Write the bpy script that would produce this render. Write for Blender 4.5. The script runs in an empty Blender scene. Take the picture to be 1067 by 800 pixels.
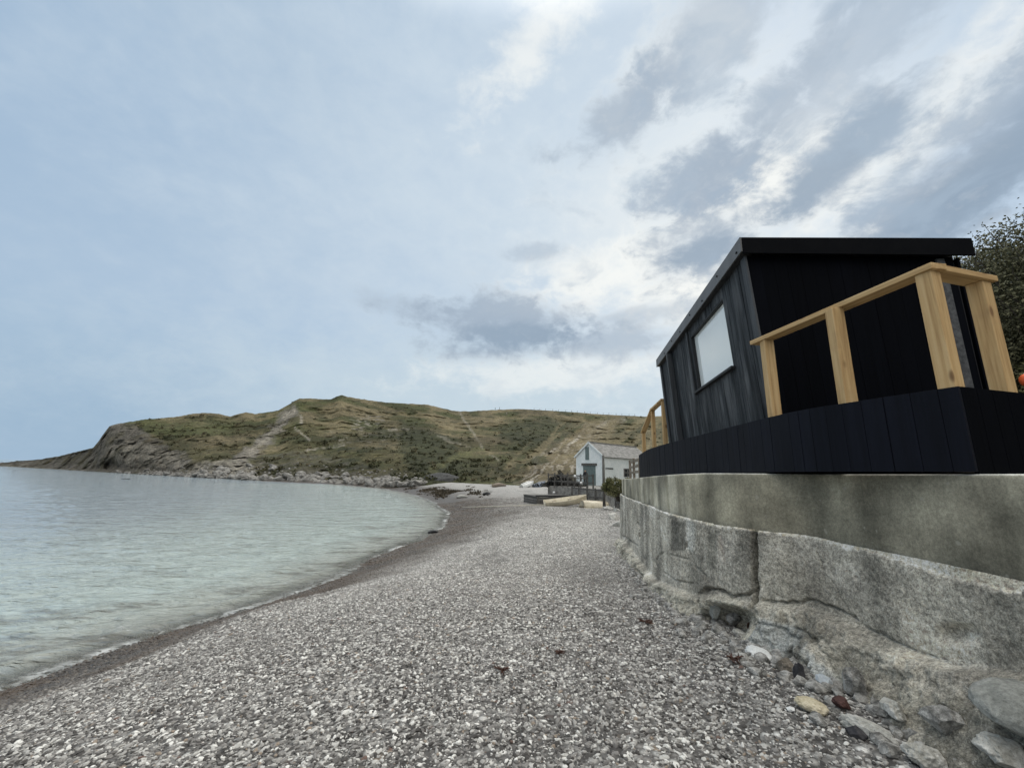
import bpy, bmesh, math, random
import numpy as np
from mathutils import Vector, Matrix, Quaternion

random.seed(7)
rng = np.random.default_rng(11)
S = bpy.context.scene
COL = S.collection
PI = math.pi

# ------------------------------------------------------------------ camera model
F = 420.0
PITCH, ROLL, EYE = math.radians(12.36), math.radians(1.5), 3.4

def _rx(a):
    c, s = math.cos(a), math.sin(a)
    return np.array([[1, 0, 0], [0, c, -s], [0, s, c]])

def _rz(a):
    c, s = math.cos(a), math.sin(a)
    return np.array([[c, -s, 0], [s, c, 0], [0, 0, 1]])

RC = _rx(PI / 2 + PITCH) @ _rz(ROLL)
CAM = np.array([0.0, 0.0, EYE])

def ray(x, y):
    return RC @ np.array([(x - 533.5) / F, (400 - y) / F, -1.0])

def at_z(x, y, z):
    v = ray(x, y)
    return CAM + v * (z - EYE) / v[2]

def at_y(x, y, Y):
    v = ray(x, y)
    return CAM + v * Y / v[1]

def proj(P):
    q = (np.asarray(P) - CAM) @ RC
    w = np.maximum(-q[..., 2], 1e-3)
    return 533.5 + F * q[..., 0] / w, 400 - F * q[..., 1] / w

def horizon(x):
    # row of the horizon for a column
    a = RC[2]
    return 400 - F * (-(a[0] * (x - 533.5) / F - a[2]) / a[1])

# ------------------------------------------------------------------ noise
_perm = np.random.default_rng(3).permutation(256)
_perm = np.concatenate([_perm, _perm, _perm])
_g = np.random.default_rng(5).normal(size=(256, 3))
_g /= np.linalg.norm(_g, axis=1)[:, None]

def perlin(P):
    P = np.asarray(P, float)
    i = np.floor(P).astype(int)
    f = P - i
    i &= 255
    u = f * f * f * (f * (f * 6 - 15) + 10)
    out = 0
    for dx in (0, 1):
        wx = u[..., 0] if dx else 1 - u[..., 0]
        for dy in (0, 1):
            wy = u[..., 1] if dy else 1 - u[..., 1]
            for dz in (0, 1):
                wz = u[..., 2] if dz else 1 - u[..., 2]
                h = _perm[_perm[_perm[(i[..., 0] + dx) & 255] + ((i[..., 1] + dy) & 255)] + ((i[..., 2] + dz) & 255)]
                g = _g[h]
                d = g[..., 0] * (f[..., 0] - dx) + g[..., 1] * (f[..., 1] - dy) + g[..., 2] * (f[..., 2] - dz)
                out = out + wx * wy * wz * d
    return out * 1.6

def fbm(P, octv=4, lac=2.03, gain=.5):
    P = np.asarray(P, float)
    a, s, t = 1.0, 0, 0
    for k in range(octv):
        s = s + a * perlin(P + 17.3 * k)
        t += a
        P = P * lac
        a *= gain
    return s / t * 1.3

def ridged(P, octv=4):
    P = np.asarray(P, float)
    a, s, t = 1.0, 0, 0
    for k in range(octv):
        s = s + a * (1 - 2 * np.abs(perlin(P + 9.1 * k)))
        t += a
        P = P * 2.1
        a *= .5
    return s / t

def sstep(a, b, x):
    t = np.clip((x - a) / (b - a), 0, 1)
    return t * t * (3 - 2 * t)

def seg_dist(px, py, pts):
    px, py = np.asarray(px, float), np.asarray(py, float)
    best = np.full(px.shape, 1e9)
    for (x0, y0), (x1, y1) in zip(pts[:-1], pts[1:]):
        dx, dy = x1 - x0, y1 - y0
        L = dx * dx + dy * dy + 1e-9
        t = np.clip(((px - x0) * dx + (py - y0) * dy) / L, 0, 1)
        best = np.minimum(best, np.hypot(px - x0 - t * dx, py - y0 - t * dy))
    return best

def in_poly(px, py, poly):
    px, py = np.asarray(px, float), np.asarray(py, float)
    ins = np.zeros(px.shape, bool)
    n = len(poly)
    for k in range(n):
        x0, y0 = poly[k]
        x1, y1 = poly[(k + 1) % n]
        c = ((y0 > py) != (y1 > py))
        with np.errstate(divide='ignore', invalid='ignore'):
            xx = (x1 - x0) * (py - y0) / (y1 - y0 + 1e-12) + x0
        ins ^= c & (px < xx)
    return ins

def soft_poly(px, py, poly, w):
    ins = in_poly(px, py, poly)
    d = seg_dist(px, py, list(poly) + [poly[0]])
    sd = np.where(ins, d, -d)
    return sstep(-w, w, sd)

# ------------------------------------------------------------------ materials
def new_mat(name):
    m = bpy.data.materials.new(name)
    m.use_nodes = True
    nt = m.node_tree
    b = nt.nodes['Principled BSDF']
    return m, nt, b

class NB:
    """small node builder"""
    def __init__(s, nt):
        s.nt = nt
    def n(s, t, **kw):
        o = s.nt.nodes.new(t)
        for k, v in kw.items():
            setattr(o, k, v)
        return o
    def l(s, a, b):
        s.nt.links.new(a, b)
    def val(s, sock, v):
        if isinstance(v, bpy.types.NodeSocket):
            s.l(v, sock)
        else:
            sock.default_value = v
    def math(s, op, a, b=0.0, clamp=False):
        o = s.n('ShaderNodeMath', operation=op, use_clamp=clamp)
        s.val(o.inputs[0], a); s.val(o.inputs[1], b)
        return o.outputs[0]
    def mix(s, f, a, b, blend='MIX'):
        o = s.n('ShaderNodeMix', data_type='RGBA', blend_type=blend)
        s.val(o.inputs[0], f); s.val(o.inputs[6], a); s.val(o.inputs[7], b)
        return o.outputs[2]
    def noise(s, vec, scale, detail=4, rough=.55, dist=0.0):
        o = s.n('ShaderNodeTexNoise')
        if vec is not None: s.l(vec, o.inputs['Vector'])
        o.inputs['Scale'].default_value = scale
        o.inputs['Detail'].default_value = detail
        o.inputs['Roughness'].default_value = rough
        o.inputs['Distortion'].default_value = dist
        return o.outputs['Fac']
    def vor(s, vec, scale, feature='F1', out='Distance'):
        o = s.n('ShaderNodeTexVoronoi', feature=feature)
        if vec is not None: s.l(vec, o.inputs['Vector'])
        o.inputs['Scale'].default_value = scale
        return o.outputs[out]
    def ramp(s, f, stops, interp='LINEAR'):
        o = s.n('ShaderNodeValToRGB')
        cr = o.color_ramp
        cr.interpolation = interp
        while len(cr.elements) < len(stops): cr.elements.new(.5)
        for e, (p, c) in zip(cr.elements, stops):
            e.position = p
            e.color = (c[0], c[1], c[2], 1) if not isinstance(c, (int, float)) else (c, c, c, 1)
        s.val(o.inputs[0], f)
        return o.outputs[0]
    def step(s, f, a, b, lo=0.0, hi=1.0):
        o = s.n('ShaderNodeMapRange', interpolation_type='SMOOTHSTEP')
        s.val(o.inputs[0], f)
        o.inputs[1].default_value = a; o.inputs[2].default_value = b
        o.inputs[3].default_value = lo; o.inputs[4].default_value = hi
        return o.outputs[0]
    def scalev(s, vec, sc, rot=None):
        o = s.n('ShaderNodeMapping')
        s.l(vec, o.inputs['Vector'])
        o.inputs['Scale'].default_value = sc
        if rot: o.inputs['Rotation'].default_value = rot
        return o.outputs[0]
    def coord(s, which='Object'):
        return s.n('ShaderNodeTexCoord').outputs[which]
    def pos(s):
        return s.n('ShaderNodeNewGeometry').outputs['Position']
    def attr(s, name):
        return s.n('ShaderNodeAttribute', attribute_name=name)
    def bump(s, h, strength, dist, normal=None):
        o = s.n('ShaderNodeBump')
        o.inputs['Strength'].default_value = strength
        o.inputs['Distance'].default_value = dist
        s.l(h, o.inputs['Height'])
        if normal is not None: s.l(normal, o.inputs['Normal'])
        return o.outputs[0]
    def sep(s, vec):
        o = s.n('ShaderNodeSeparateXYZ'); s.l(vec, o.inputs[0]); return o.outputs

def c4(c): return (c[0], c[1], c[2], 1.0)

def mat_rough(name, c1, c2, scale=6.0, rough=.85, bump=.3, bdist=.01, stretch=(1, 1, 1), spec=.3, speck=0.0):
    m, nt, b = new_mat(name)
    k = NB(nt)
    v = k.scalev(k.coord('Object'), stretch)
    f = k.noise(v, scale, 6, .62)
    col = k.mix(k.step(f, .32, .68), c4(c1), c4(c2))
    f2 = k.noise(v, scale * 7, 4, .6)
    col = k.mix(.35, col, k.ramp(f2, [(.3, .0), (.7, 1.0)]), 'SOFT_LIGHT')
    if speck:
        sp = k.noise(v, scale * 26, 2, .5)
        col = k.mix(k.step(sp, .58, .66, 0, speck), col, c4([x * .3 for x in c1]))
    k.l(col, b.inputs['Base Color'])
    b.inputs['Roughness'].default_value = rough
    b.inputs['Specular IOR Level'].default_value = spec
    h = k.math('ADD', f, k.math('MULTIPLY', f2, .5))
    k.l(k.bump(h, bump, bdist), b.inputs['Normal'])
    return m

def mat_pine():
    m, nt, b = new_mat('pine')
    k = NB(nt)
    oi = k.n('ShaderNodeObjectInfo')
    v0 = k.coord('Object')
    add = k.n('ShaderNodeVectorMath', operation='ADD'); k.l(v0, add.inputs[0])
    cm = k.n('ShaderNodeCombineXYZ'); k.l(k.math('MULTIPLY', oi.outputs['Random'], 31.0), cm.inputs[0]); k.l(k.math('MULTIPLY', oi.outputs['Random'], 17.0), cm.inputs[2])
    k.l(cm.outputs[0], add.inputs[1])
    v = add.outputs[0]
    g = k.noise(k.scalev(v, (38, 38, 1.6)), 1.0, 4, .6, .4)
    col = k.ramp(g, [(.3, (.34, .205, .09)), (.5, (.51, .34, .16)), (.75, (.60, .435, .235))])
    kn = k.vor(k.scalev(v, (7, 7, 3.2)), 1.0)
    knot = k.step(kn, .07, .19, 1, 0)
    col = k.mix(k.math('MULTIPLY', knot, .8), col, c4((.13, .06, .025)))
    blot = k.noise(v, 5, 3)
    col = k.mix(k.step(blot, .5, .75, 0, .35), col, c4((.34, .22, .11)))
    k.l(col, b.inputs['Base Color'])
    b.inputs['Roughness'].default_value = .72
    b.inputs['Specular IOR Level'].default_value = .25
    k.l(k.bump(g, .25, .004), b.inputs['Normal'])
    return m

def mat_boards(name, c1, c2, c3, rough=.6, gr=14.0):
    """stained boards, grain along local z, a tone of its own for each board"""
    m, nt, b = new_mat(name)
    k = NB(nt)
    v = k.coord('Object')
    g = k.noise(k.scalev(v, (gr * 2.2, gr * 2.2, .9)), 1.0, 6, .68, .3)
    g2 = k.noise(k.scalev(v, (4, 4, .7)), 1.0, 4, .6)
    col = k.mix(k.step(g, .36, .68), c4(c1), c4(c2))
    col = k.mix(k.step(g2, .45, .75, 0, .75), col, c4(c3))
    tone = k.attr('tone').outputs['Fac']
    col = k.mix(1.0, col, k.ramp(tone, [(0, .82), (1, 1.2)]), 'MULTIPLY')
    k.l(col, b.inputs['Base Color'])
    b.inputs['Roughness'].default_value = rough
    b.inputs['Specular IOR Level'].default_value = .05 if 'black' in name else .14
    k.l(k.bump(k.math('ADD', g, g2), .35, .004), b.inputs['Normal'])
    return m

def mat_simple(name, c, rough=.6, metal=0.0, spec=.4, var=.25, scale=12):
    m, nt, b = new_mat(name)
    k = NB(nt)
    f = k.noise(k.coord('Object'), scale, 5, .6)
    col = k.mix(f, c4([x * (1 - var) for x in c]), c4([min(1, x * (1 + var)) for x in c]))
    k.l(col, b.inputs['Base Color'])
    k.l(k.step(f, .2, .8, max(.02, rough - .08), min(1, rough + .08)), b.inputs['Roughness'])
    b.inputs['Metallic'].default_value = metal
    b.inputs['Specular IOR Level'].default_value = spec
    k.l(k.bump(f, .15, .003), b.inputs['Normal'])
    return m

def mat_leaf(name, stops):
    m, nt, b = new_mat(name)
    k = NB(nt)
    t = k.attr('tone').outputs['Fac']
    k.l(k.ramp(t, stops), b.inputs['Base Color'])
    b.inputs['Roughness'].default_value = .75
    b.inputs['Specular IOR Level'].default_value = .15
    return m

def mat_attr(name, scale, bump, bdist, rough=.95, amount=.5, scale2=None):
    """earth, grass and rock whose colours are stored on the mesh, broken up by noise"""
    m, nt, b = new_mat(name)
    k = NB(nt)
    p = k.pos()
    col = k.attr('Col').outputs['Color']
    f = k.noise(p, scale, 8, .68)
    f2 = k.noise(p, scale * (scale2 or 5), 5, .65)
    col = k.mix(amount, col, k.ramp(f, [(.28, .08), (.72, .92)]), 'OVERLAY')
    col = k.mix(amount * .8, col, k.ramp(f2, [(.3, .1), (.7, .9)]), 'OVERLAY')
    k.l(col, b.inputs['Base Color'])
    b.inputs['Roughness'].default_value = rough
    b.inputs['Specular IOR Level'].default_value = .15
    k.l(k.bump(k.math('ADD', f, k.math('MULTIPLY', f2, .35)), bump, bdist), b.inputs['Normal'])
    return m

# ------------------------------------------------------------------ object helpers
def mesh_from(name, verts, faces, mat=None, smooth=False):
    me = bpy.data.meshes.new(name)
    V = np.asarray(verts, dtype=np.float32)
    if isinstance(faces, np.ndarray):
        nf, k = faces.shape
        me.vertices.add(len(V)); me.vertices.foreach_set('co', V.ravel())
        me.loops.add(nf * k); me.loops.foreach_set('vertex_index', faces.astype(np.int32).ravel())
        me.polygons.add(nf)
        me.polygons.foreach_set('loop_start', np.arange(0, nf * k, k, dtype=np.int32))
        me.update(calc_edges=True); me.validate()
    else:
        me.from_pydata([tuple(v) for v in V], [], faces)
        me.update()
    if mat: me.materials.append(mat)
    me.polygons.foreach_set('use_smooth', np.full(len(me.polygons), smooth))
    return me

def link(name, me, parent=None, loc=(0, 0, 0)):
    o = bpy.data.objects.new(name, me)
    COL.objects.link(o)
    o.location = loc
    if parent is not None: o.parent = parent
    return o

def tag(o, label=None, cat=None, group=None, kind=None):
    if label: o['label'] = label
    if cat: o['category'] = cat
    if group: o['group'] = group
    if kind: o['kind'] = kind
    return o

def thing(name, label, cat, loc=(0, 0, 0), group=None, rotz=0.0):
    o = link(name, None, None, loc)
    o.rotation_euler = (0, 0, rotz)
    o.empty_display_size = .2
    return tag(o, label, cat, group)

def set_color(me, C):
    a = me.color_attributes.new('Col', 'FLOAT_COLOR', 'POINT')
    C4 = np.ones((len(me.vertices), 4), np.float32)
    C4[:, :3] = C
    a.data.foreach_set('color', C4.ravel())

def set_float(me, name, v, domain='POINT'):
    a = me.attributes.new(name, 'FLOAT', domain)
    a.data.foreach_set('value', np.asarray(v, np.float32))

def grid_faces(nr, nc, wrap=False):
    r = np.arange(nr - 1)[:, None]
    c = np.arange(nc if wrap else nc - 1)[None, :]
    c1 = (c + 1) % nc
    a = r * nc + c; b = r * nc + c1; d = (r + 1) * nc + c; e = (r + 1) * nc + c1
    return np.stack([a, b, e, d], -1).reshape(-1, 4)

class MB:
    """collects shapes into one mesh; coordinates are relative to the parent"""
    def __init__(s, org=(0, 0, 0)):
        s.v, s.f, s.t = [], [], []
        s.org = Vector(org)
    def _add(s, pts, faces, tone=.5):
        n = len(s.v)
        s.v += [tuple(Vector(p) - s.org) for p in pts]
        s.f += [tuple(i + n for i in f) for f in faces]
        s.t += [tone] * len(pts)
    def hexa(s, p, tone=.5):
        """8 corners: bottom ring 0-3, top ring 4-7"""
        s._add(p, [(3, 2, 1, 0), (4, 5, 6, 7), (0, 1, 5, 4), (1, 2, 6, 5), (2, 3, 7, 6), (3, 0, 4, 7)], tone)
    def box(s, c, d, ax=None, tone=.5):
        c = Vector(c)
        X, Y, Z = [Vector(a) for a in (ax or ((1, 0, 0), (0, 1, 0), (0, 0, 1)))]
        x, y, z = X * d[0] / 2, Y * d[1] / 2, Z * d[2] / 2
        s.hexa([c - x - y - z, c + x - y - z, c + x + y - z, c - x + y - z, c - x - y + z, c + x - y + z, c + x + y + z, c - x + y + z], tone)
    def beam(s, a, b, w, h, up=(0, 0, 1), tone=.5):
        a, b = Vector(a), Vector(b)
        d = b - a
        L = d.length
        Z = d / L
        X = Z.cross(Vector(up))
        if X.length < 1e-4: X = Vector((1, 0, 0))
        X.normalize()
        Y = X.cross(Z)
        s.box((a + b) / 2, (w, h, L), (X, -Y, Z), tone)
    def tube(s, pts, r, n=6, tone=.5):
        pts = [Vector(p) for p in pts]
        rs = r if isinstance(r, (list, tuple)) else [r] * len(pts)
        ring, base = [], len(s.v)
        P, Fc = [], []
        for i, p in enumerate(pts):
            d = (pts[min(i + 1, len(pts) - 1)] - pts[max(i - 1, 0)])
            d.normalize()
            u = d.cross(Vector((.31, .2, .93)))
            if u.length < .05: u = d.cross(Vector((1, 0, 0)))
            u.normalize(); w = d.cross(u)
            for k in range(n):
                a = 2 * PI * k / n
                P.append(p + (u * math.cos(a) + w * math.sin(a)) * rs[i])
        for i in range(len(pts) - 1):
            for k in range(n):
                k1 = (k + 1) % n
                Fc.append((i * n + k, i * n + k1, (i + 1) * n + k1, (i + 1) * n + k))
        Fc.append(tuple(range(n - 1, -1, -1)))
        Fc.append(tuple((len(pts) - 1) * n + k for k in range(n)))
        s._add(P, Fc, tone)
    def build(s, name, mat, parent=None, smooth=False, bevel=0.0, loc=None):
        me = mesh_from(name, s.v, s.f, mat, smooth)
        set_float(me, 'tone', s.t)
        bm = bmesh.new(); bm.from_mesh(me)
        bmesh.ops.recalc_face_normals(bm, faces=bm.faces)
        if bevel > 0:
            bmesh.ops.bevel(bm, geom=list(bm.edges), offset=bevel, segments=2, affect='EDGES', profile=.6)
        bm.to_mesh(me); bm.free()
        return link(name, me, parent, loc if loc is not None else (0, 0, 0) if parent is not None else tuple(s.org))

def beam_obj(name, a, b, w, h, mat, parent=None, org=(0, 0, 0), up=(0, 0, 1), bevel=.004, twist=None):
    """one beam as an object whose local z runs along it (so the grain does too)"""
    a, b = Vector(a), Vector(b)
    d = b - a
    Z = d.normalized()
    X = Z.cross(Vector(up))
    if X.length < 1e-3: X = Vector(twist or (1, 0, 0)); X = X - Z * X.dot(Z)
    X.normalize()
    Y = Z.cross(X)
    m = MB()
    m.box((0, 0, d.length / 2), (w, h, d.length))
    o = m.build(name, mat, parent, bevel=bevel)
    o.location = a - Vector(org)
    o.rotation_mode = 'QUATERNION'
    o.rotation_quaternion = Matrix((X, Y, Z)).transposed().to_quaternion()
    return o

_ico = {}
def ico(sub):
    if sub not in _ico:
        bm = bmesh.new()
        bmesh.ops.create_icosphere(bm, subdivisions=sub, radius=1)
        bm.verts.ensure_lookup_table()
        V = np.array([v.co[:] for v in bm.verts])
        Fa = np.array([[v.index for v in f.verts] for f in bm.faces])
        bm.free()
        _ico[sub] = (V, Fa)
    return _ico[sub]

def rock_geo(seed, size, sub=3, rough=.25, angular=.5, fine=.04):
    V, Fa = ico(sub)
    r = np.random.default_rng(seed)
    d = 1 + rough * fbm(V * 1.1 + seed * 3.7, 3) + fine * fbm(V * 5 + seed, 3)
    P = V * d[:, None]
    # cut by random planes for faceted faces
    if angular > 0:
        for k in range(9):
            nrm = r.normal(size=3); nrm /= np.linalg.norm(nrm)
            lim = r.uniform(.55, .9)
            q = P @ nrm
            ex = np.maximum(q - lim, 0) * angular * 1.6
            P = P - np.minimum(ex, np.maximum(q - lim, 0))[:, None] * nrm
    return P * np.asarray(size), Fa

def rock(name, loc, size, mat, label, cat='rock', group=None, seed=None, rot=(0, 0, 0), sub=4, rough=.28, angular=.6, fine=.05, smooth=True, cut=True):
    seed = seed if seed is not None else random.randrange(9999)
    P, Fa = rock_geo(seed, size, sub, rough, angular, fine)
    me = mesh_from(name, P, Fa, mat, smooth)
    o = link(name, me, None, loc)
    o.rotation_euler = rot
    return tag(o, label, cat, group)

# ------------------------------------------------------------------ material set
M = {}
M['pine'] = mat_pine()
M['old_wood'] = mat_rough('old_wood', (.13, .105, .08), (.28, .24, .19), 4, .85, .4, .004, (6, 6, 1))
M['grey_wood'] = mat_rough('grey_wood', (.05, .048, .044), (.13, .125, .115), 4, .85, .4, .004, (6, 6, 1))
M['black_boards'] = mat_boards('black_boards', (.0012, .0016, .0030), (.0019, .0025, .0044), (.0024, .0031, .0056), .75)
M['skirt_boards'] = mat_boards('skirt_boards', (.0026, .0033, .0066), (.0045, .0056, .0112), (.0078, .0094, .0168), .65)
M['sea_boards'] = mat_boards('sea_boards', (.010, .012, .0145), (.054, .060, .065), (.145, .15, .155), .65, 7)
M['trim_grey'] = mat_boards('trim_grey', (.035, .039, .043), (.065, .07, .075), (.085, .09, .095), .55)
M['roof_metal'] = mat_simple('roof_metal', (.055, .056, .06), .42, .0, .5, .2, 6)
M['dark_fascia'] = mat_simple('dark_fascia', (.0020, .0024, .0036), .7, 0, .06, .3, 6)
M['screw'] = mat_simple('screw', (.01, .01, .011), .5, .6)
M['boulder'] = mat_rough('boulder', (.095, .09, .08), (.285, .273, .248), 1.3, .92, .5, .05)
M['chalk'] = mat_rough('chalk', (.56, .57, .55), (.68, .68, .66), 9, .85, .25, .006)
M['cream_stone'] = mat_rough('cream_stone', (.42, .37, .25), (.56, .50, .37), 8, .8, .25, .006, speck=.4)
M['blue_stone'] = mat_rough('blue_stone', (.36, .39, .41), (.46, .49, .50), 9, .75, .25, .006)
M['mottled'] = mat_rough('mottled', (.10, .098, .09), (.46, .45, .42), 15, .92, .9, .02, speck=.7)
M['grey_rock'] = mat_rough('grey_rock', (.16, .165, .15), (.28, .285, .26), 7, .92, .8, .02, speck=.35)
M['brown_rock'] = mat_rough('brown_rock', (.11, .095, .075), (.22, .195, .16), 8, .92, .8, .02, speck=.4)
M['dark_stone'] = mat_rough('dark_stone', (.02, .02, .023), (.05, .048, .05), 9, .7, .3, .006)
M['red_stone'] = mat_rough('red_stone', (.045, .022, .02), (.09, .045, .038), 9, .75, .3, .006)
M['pale_rock'] = mat_rough('pale_rock', (.30, .295, .26), (.52, .51, .47), 9, .92, .9, .02, speck=.4)
M['white_wash'] = mat_rough('white_wash', (.60, .65, .645), (.71, .74, .73), 1.2, .85, .12, .01)
M['slate'] = mat_rough('slate', (.15, .15, .142), (.29, .285, .27), 2.2, .8, .35, .02, (1, 1, 3))
M['door_grey'] = mat_rough('door_grey', (.10, .135, .13), (.15, .19, .185), 3, .7, .2, .01, (6, 6, 1))
M['dark'] = mat_simple('dark', (.015, .016, .018), .6)
M['boat_cream'] = mat_rough('boat_cream', (.46, .41, .30), (.60, .55, .43), 2.5, .5, .1, .004)
M['boat_white'] = mat_rough('boat_white', (.58, .59, .56), (.70, .70, .67), 2.5, .45, .1, .004)
M['boat_blue'] = mat_rough('boat_blue', (.09, .11, .14), (.15, .18, .22), 2.5, .5, .1, .004)
M['boat_grey'] = mat_rough('boat_grey', (.12, .12, .112), (.21, .205, .19), 2.5, .6, .15, .004)
M['net'] = mat_rough('net', (.015, .018, .018), (.05, .05, .045), 8, .9, .3, .01)
M['orange'] = mat_simple('orange', (.75, .12, .03), .5)
M['buoy_white'] = mat_simple('buoy_white', (.7, .7, .68), .5)
M['rope'] = mat_simple('rope', (.36, .34, .28), .9)
M['rust'] = mat_rough('rust', (.05, .025, .015), (.12, .065, .04), 20, .9, .4, .004)
M['terrace'] = mat_rough('terrace', (.13, .125, .115), (.27, .26, .235), 2.2, .92, .6, .05)
M['weed'] = mat_rough('weed', (.03, .014, .010), (.08, .035, .02), 18, .6, .3, .004)
M['leaf_hedge'] = mat_leaf('leaf_hedge', [(0, (.052, .055, .030)), (.5, (.125, .122, .068)), (1, (.22, .21, .13))])
M['leaf_bush'] = mat_leaf('leaf_bush', [(0, (.040, .046, .020)), (.5, (.115, .12, .052)), (1, (.23, .215, .11))])
M['leaf_scrub'] = mat_leaf('leaf_scrub', [(0, (.020, .023, .012)), (.45, (.042, .046, .023)), (.8, (.072, .068, .034)), (1, (.12, .10, .058))])
M['twig'] = mat_rough('twig', (.05, .042, .034), (.10, .088, .072), 9, .9, .3, .004)

# ------------------------------------------------------------------ shore and beach
SHORE = [(-14.0, -12.0), (-11.0, -3.0), (-9.0, 2.5), (-7.5, 7.15), (-7.0, 9.16), (-5.9, 11.5), (-5.35, 14.0), (-4.9, 17.5), (-4.35, 21.7), (-3.9, 26.7),
         (-4.76, 34.3), (-7.71, 44.8), (-13.64, 59.1), (-22.3, 74.0), (-36.5, 87.6), (-57.4, 95.3)]

def shore_sd(x, y):
    """signed distance to the water line, + on land"""
    d = seg_dist(x, y, SHORE)
    xs = np.interp(y, [p[1] for p in SHORE], [p[0] for p in SHORE])
    return np.where(x > xs, d, -d)

def beach_z(x, y):
    x, y = np.asarray(x, float), np.asarray(y, float)
    d = shore_sd(x, y)
    d = d + .38 * fbm(np.stack([x * .33, y * .22, 0 * x + 9], -1), 3) * sstep(8, 3, np.abs(d))
    zm = np.interp(y, [-10, 3, 6, 10, 14, 20, 26, 35, 45, 60, 80, 100], [2.0, 1.87, 1.78, 1.6, 1.45, 1.15, .95, .82, .9, 1.25, 1.6, 2.0])
    L = np.interp(y, [0, 10, 20, 40, 60], [3.1, 2.6, 2.4, 2.6, 4.0])
    z = np.where(d > 0, zm * (1 - np.exp(-(np.maximum(d, 0) / (L * 1.5)) ** 1.45)) * 1.06, -.16 * np.power(np.maximum(-d, 0), .85))
    und = .035 * fbm(np.stack([x * .45, y * .45, 0 * x], -1), 3) * sstep(.3, 2, np.abs(d))
    und = und + .022 * fbm(np.stack([x * 1.7, y * 1.5, 0 * x + 2], -1), 3) * sstep(1.0, 3, d)
    jg = .6 * fbm(np.stack([x * .3, y * .2, 0 * x + 5], -1), 2)
    und = und + .035 * np.exp(-((d - 5.0 - jg) / .5) ** 2) + .02 * np.exp(-((d - 2.6 - jg) / .35) ** 2)
    bump = .10 * sstep(1.2, 2.3, x) * sstep(7, 3.0, y)
    return np.minimum(z, zm) + und + bump

def on_beach(px, py, dz=0.0):
    z = 1.2
    for _ in range(30):
        p = at_z(px, py, z)
        z = .5 * z + .5 * (float(beach_z(p[0], p[1])) + dz)
    return Vector(at_z(px, py, z))

# beach sheet : fine near, coarse far
def axis(stops):
    out = []
    for (a, b, s) in stops:
        out += list(np.arange(a, b - 1e-6, s))
    return np.array(out + [stops[-1][1]])

bx = axis([(-60, -20, 2.5), (-20, -12, .8), (-12, 3.2, .16), (3.2, 12, .5), (12, 40, 2.0)])
by = axis([(-10, 1, .5), (1, 14, .16), (14, 30, .3), (30, 80, .8), (80, 110, 2.5)])
GX, GY = np.meshgrid(bx, by)
GZ = beach_z(GX, GY)
# shingle is thrown up against the wall foot
bv = np.stack([GX, GY, GZ], -1).reshape(-1, 3)
def mat_shingle(name, inst):
    m, nt, b = new_mat(name)
    k = NB(nt)
    p = k.pos()
    if inst:
        r = k.n('ShaderNodeObjectInfo').outputs['Random']
        fine = k.noise(k.coord('Object'), 3.0, 4, .6)
    else:
        cv = k.n('ShaderNodeTexVoronoi'); k.l(p, cv.inputs['Vector']); cv.inputs['Scale'].default_value = 17.0
        r = k.sep(cv.outputs['Color'])[0]
        fine = k.noise(p, 60, 3, .6)
        vd = cv.outputs['Distance']
    tint = [(0, (.055, .051, .047)), (.14, (.115, .109, .102)), (.30, (.20, .191, .178)), (.52, (.305, .295, .274)),
            (.72, (.44, .43, .40)), (.875, (.63, .62, .58)), (.974, (.25, .205, .16)), (.993, (.13, .088, .072))]
    col = k.ramp(r, tint, 'CONSTANT')
    col = k.mix(.45, col, k.ramp(fine, [(.3, .2), (.7, .8)]), 'OVERLAY')
    if not inst:
        col = k.mix(k.step(vd, .25, .62, 0, .75), col, c4((.05, .048, .045)))
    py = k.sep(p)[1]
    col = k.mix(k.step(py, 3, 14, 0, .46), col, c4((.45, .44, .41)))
    # drift lines: bands of smaller, darker stones
    big = k.noise(k.scalev(p, (.55, .16, 1)), 1.0, 4, .6)
    col = k.mix(k.step(big, .5, .68, 0, .34), col, c4((.10, .095, .088)))
    z = k.sep(p)[2]
    zz = k.math('ADD', z, k.math('MULTIPLY', k.math('SUBTRACT', k.noise(p, .9, 4, .6), .5), .6))
    damp = k.step(zz, .45, 1.35, .5, 0)
    col = k.mix(damp, col, c4((.06, .055, .05)))
    wet = k.step(zz, .22, .95, 1, 0)
    weed = k.math('MULTIPLY', wet, k.step(k.noise(p, .55, 4, .65), .42, .58))
    col = k.mix(k.math('MULTIPLY', wet, .85), col, k.mix(1.0, col, c4((.30, .25, .20)), 'MULTIPLY'))
    col = k.mix(k.math('MULTIPLY', weed, .6), col, c4((.075, .050, .030)))
    k.l(col, b.inputs['Base Color'])
    k.l(k.math('SUBTRACT', .82, k.math('MULTIPLY', wet, .45)), b.inputs['Roughness'])
    b.inputs['Specular IOR Level'].default_value = .35
    if not inst:
        k.l(k.bump(vd, .9, -.03), b.inputs['Normal'])
    else:
        k.l(k.bump(fine, .2, .1), b.inputs['Normal'])
    return m

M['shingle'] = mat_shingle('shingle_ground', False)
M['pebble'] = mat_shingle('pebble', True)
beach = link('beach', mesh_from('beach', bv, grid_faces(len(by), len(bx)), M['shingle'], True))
tag(beach, kind='structure')

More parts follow.
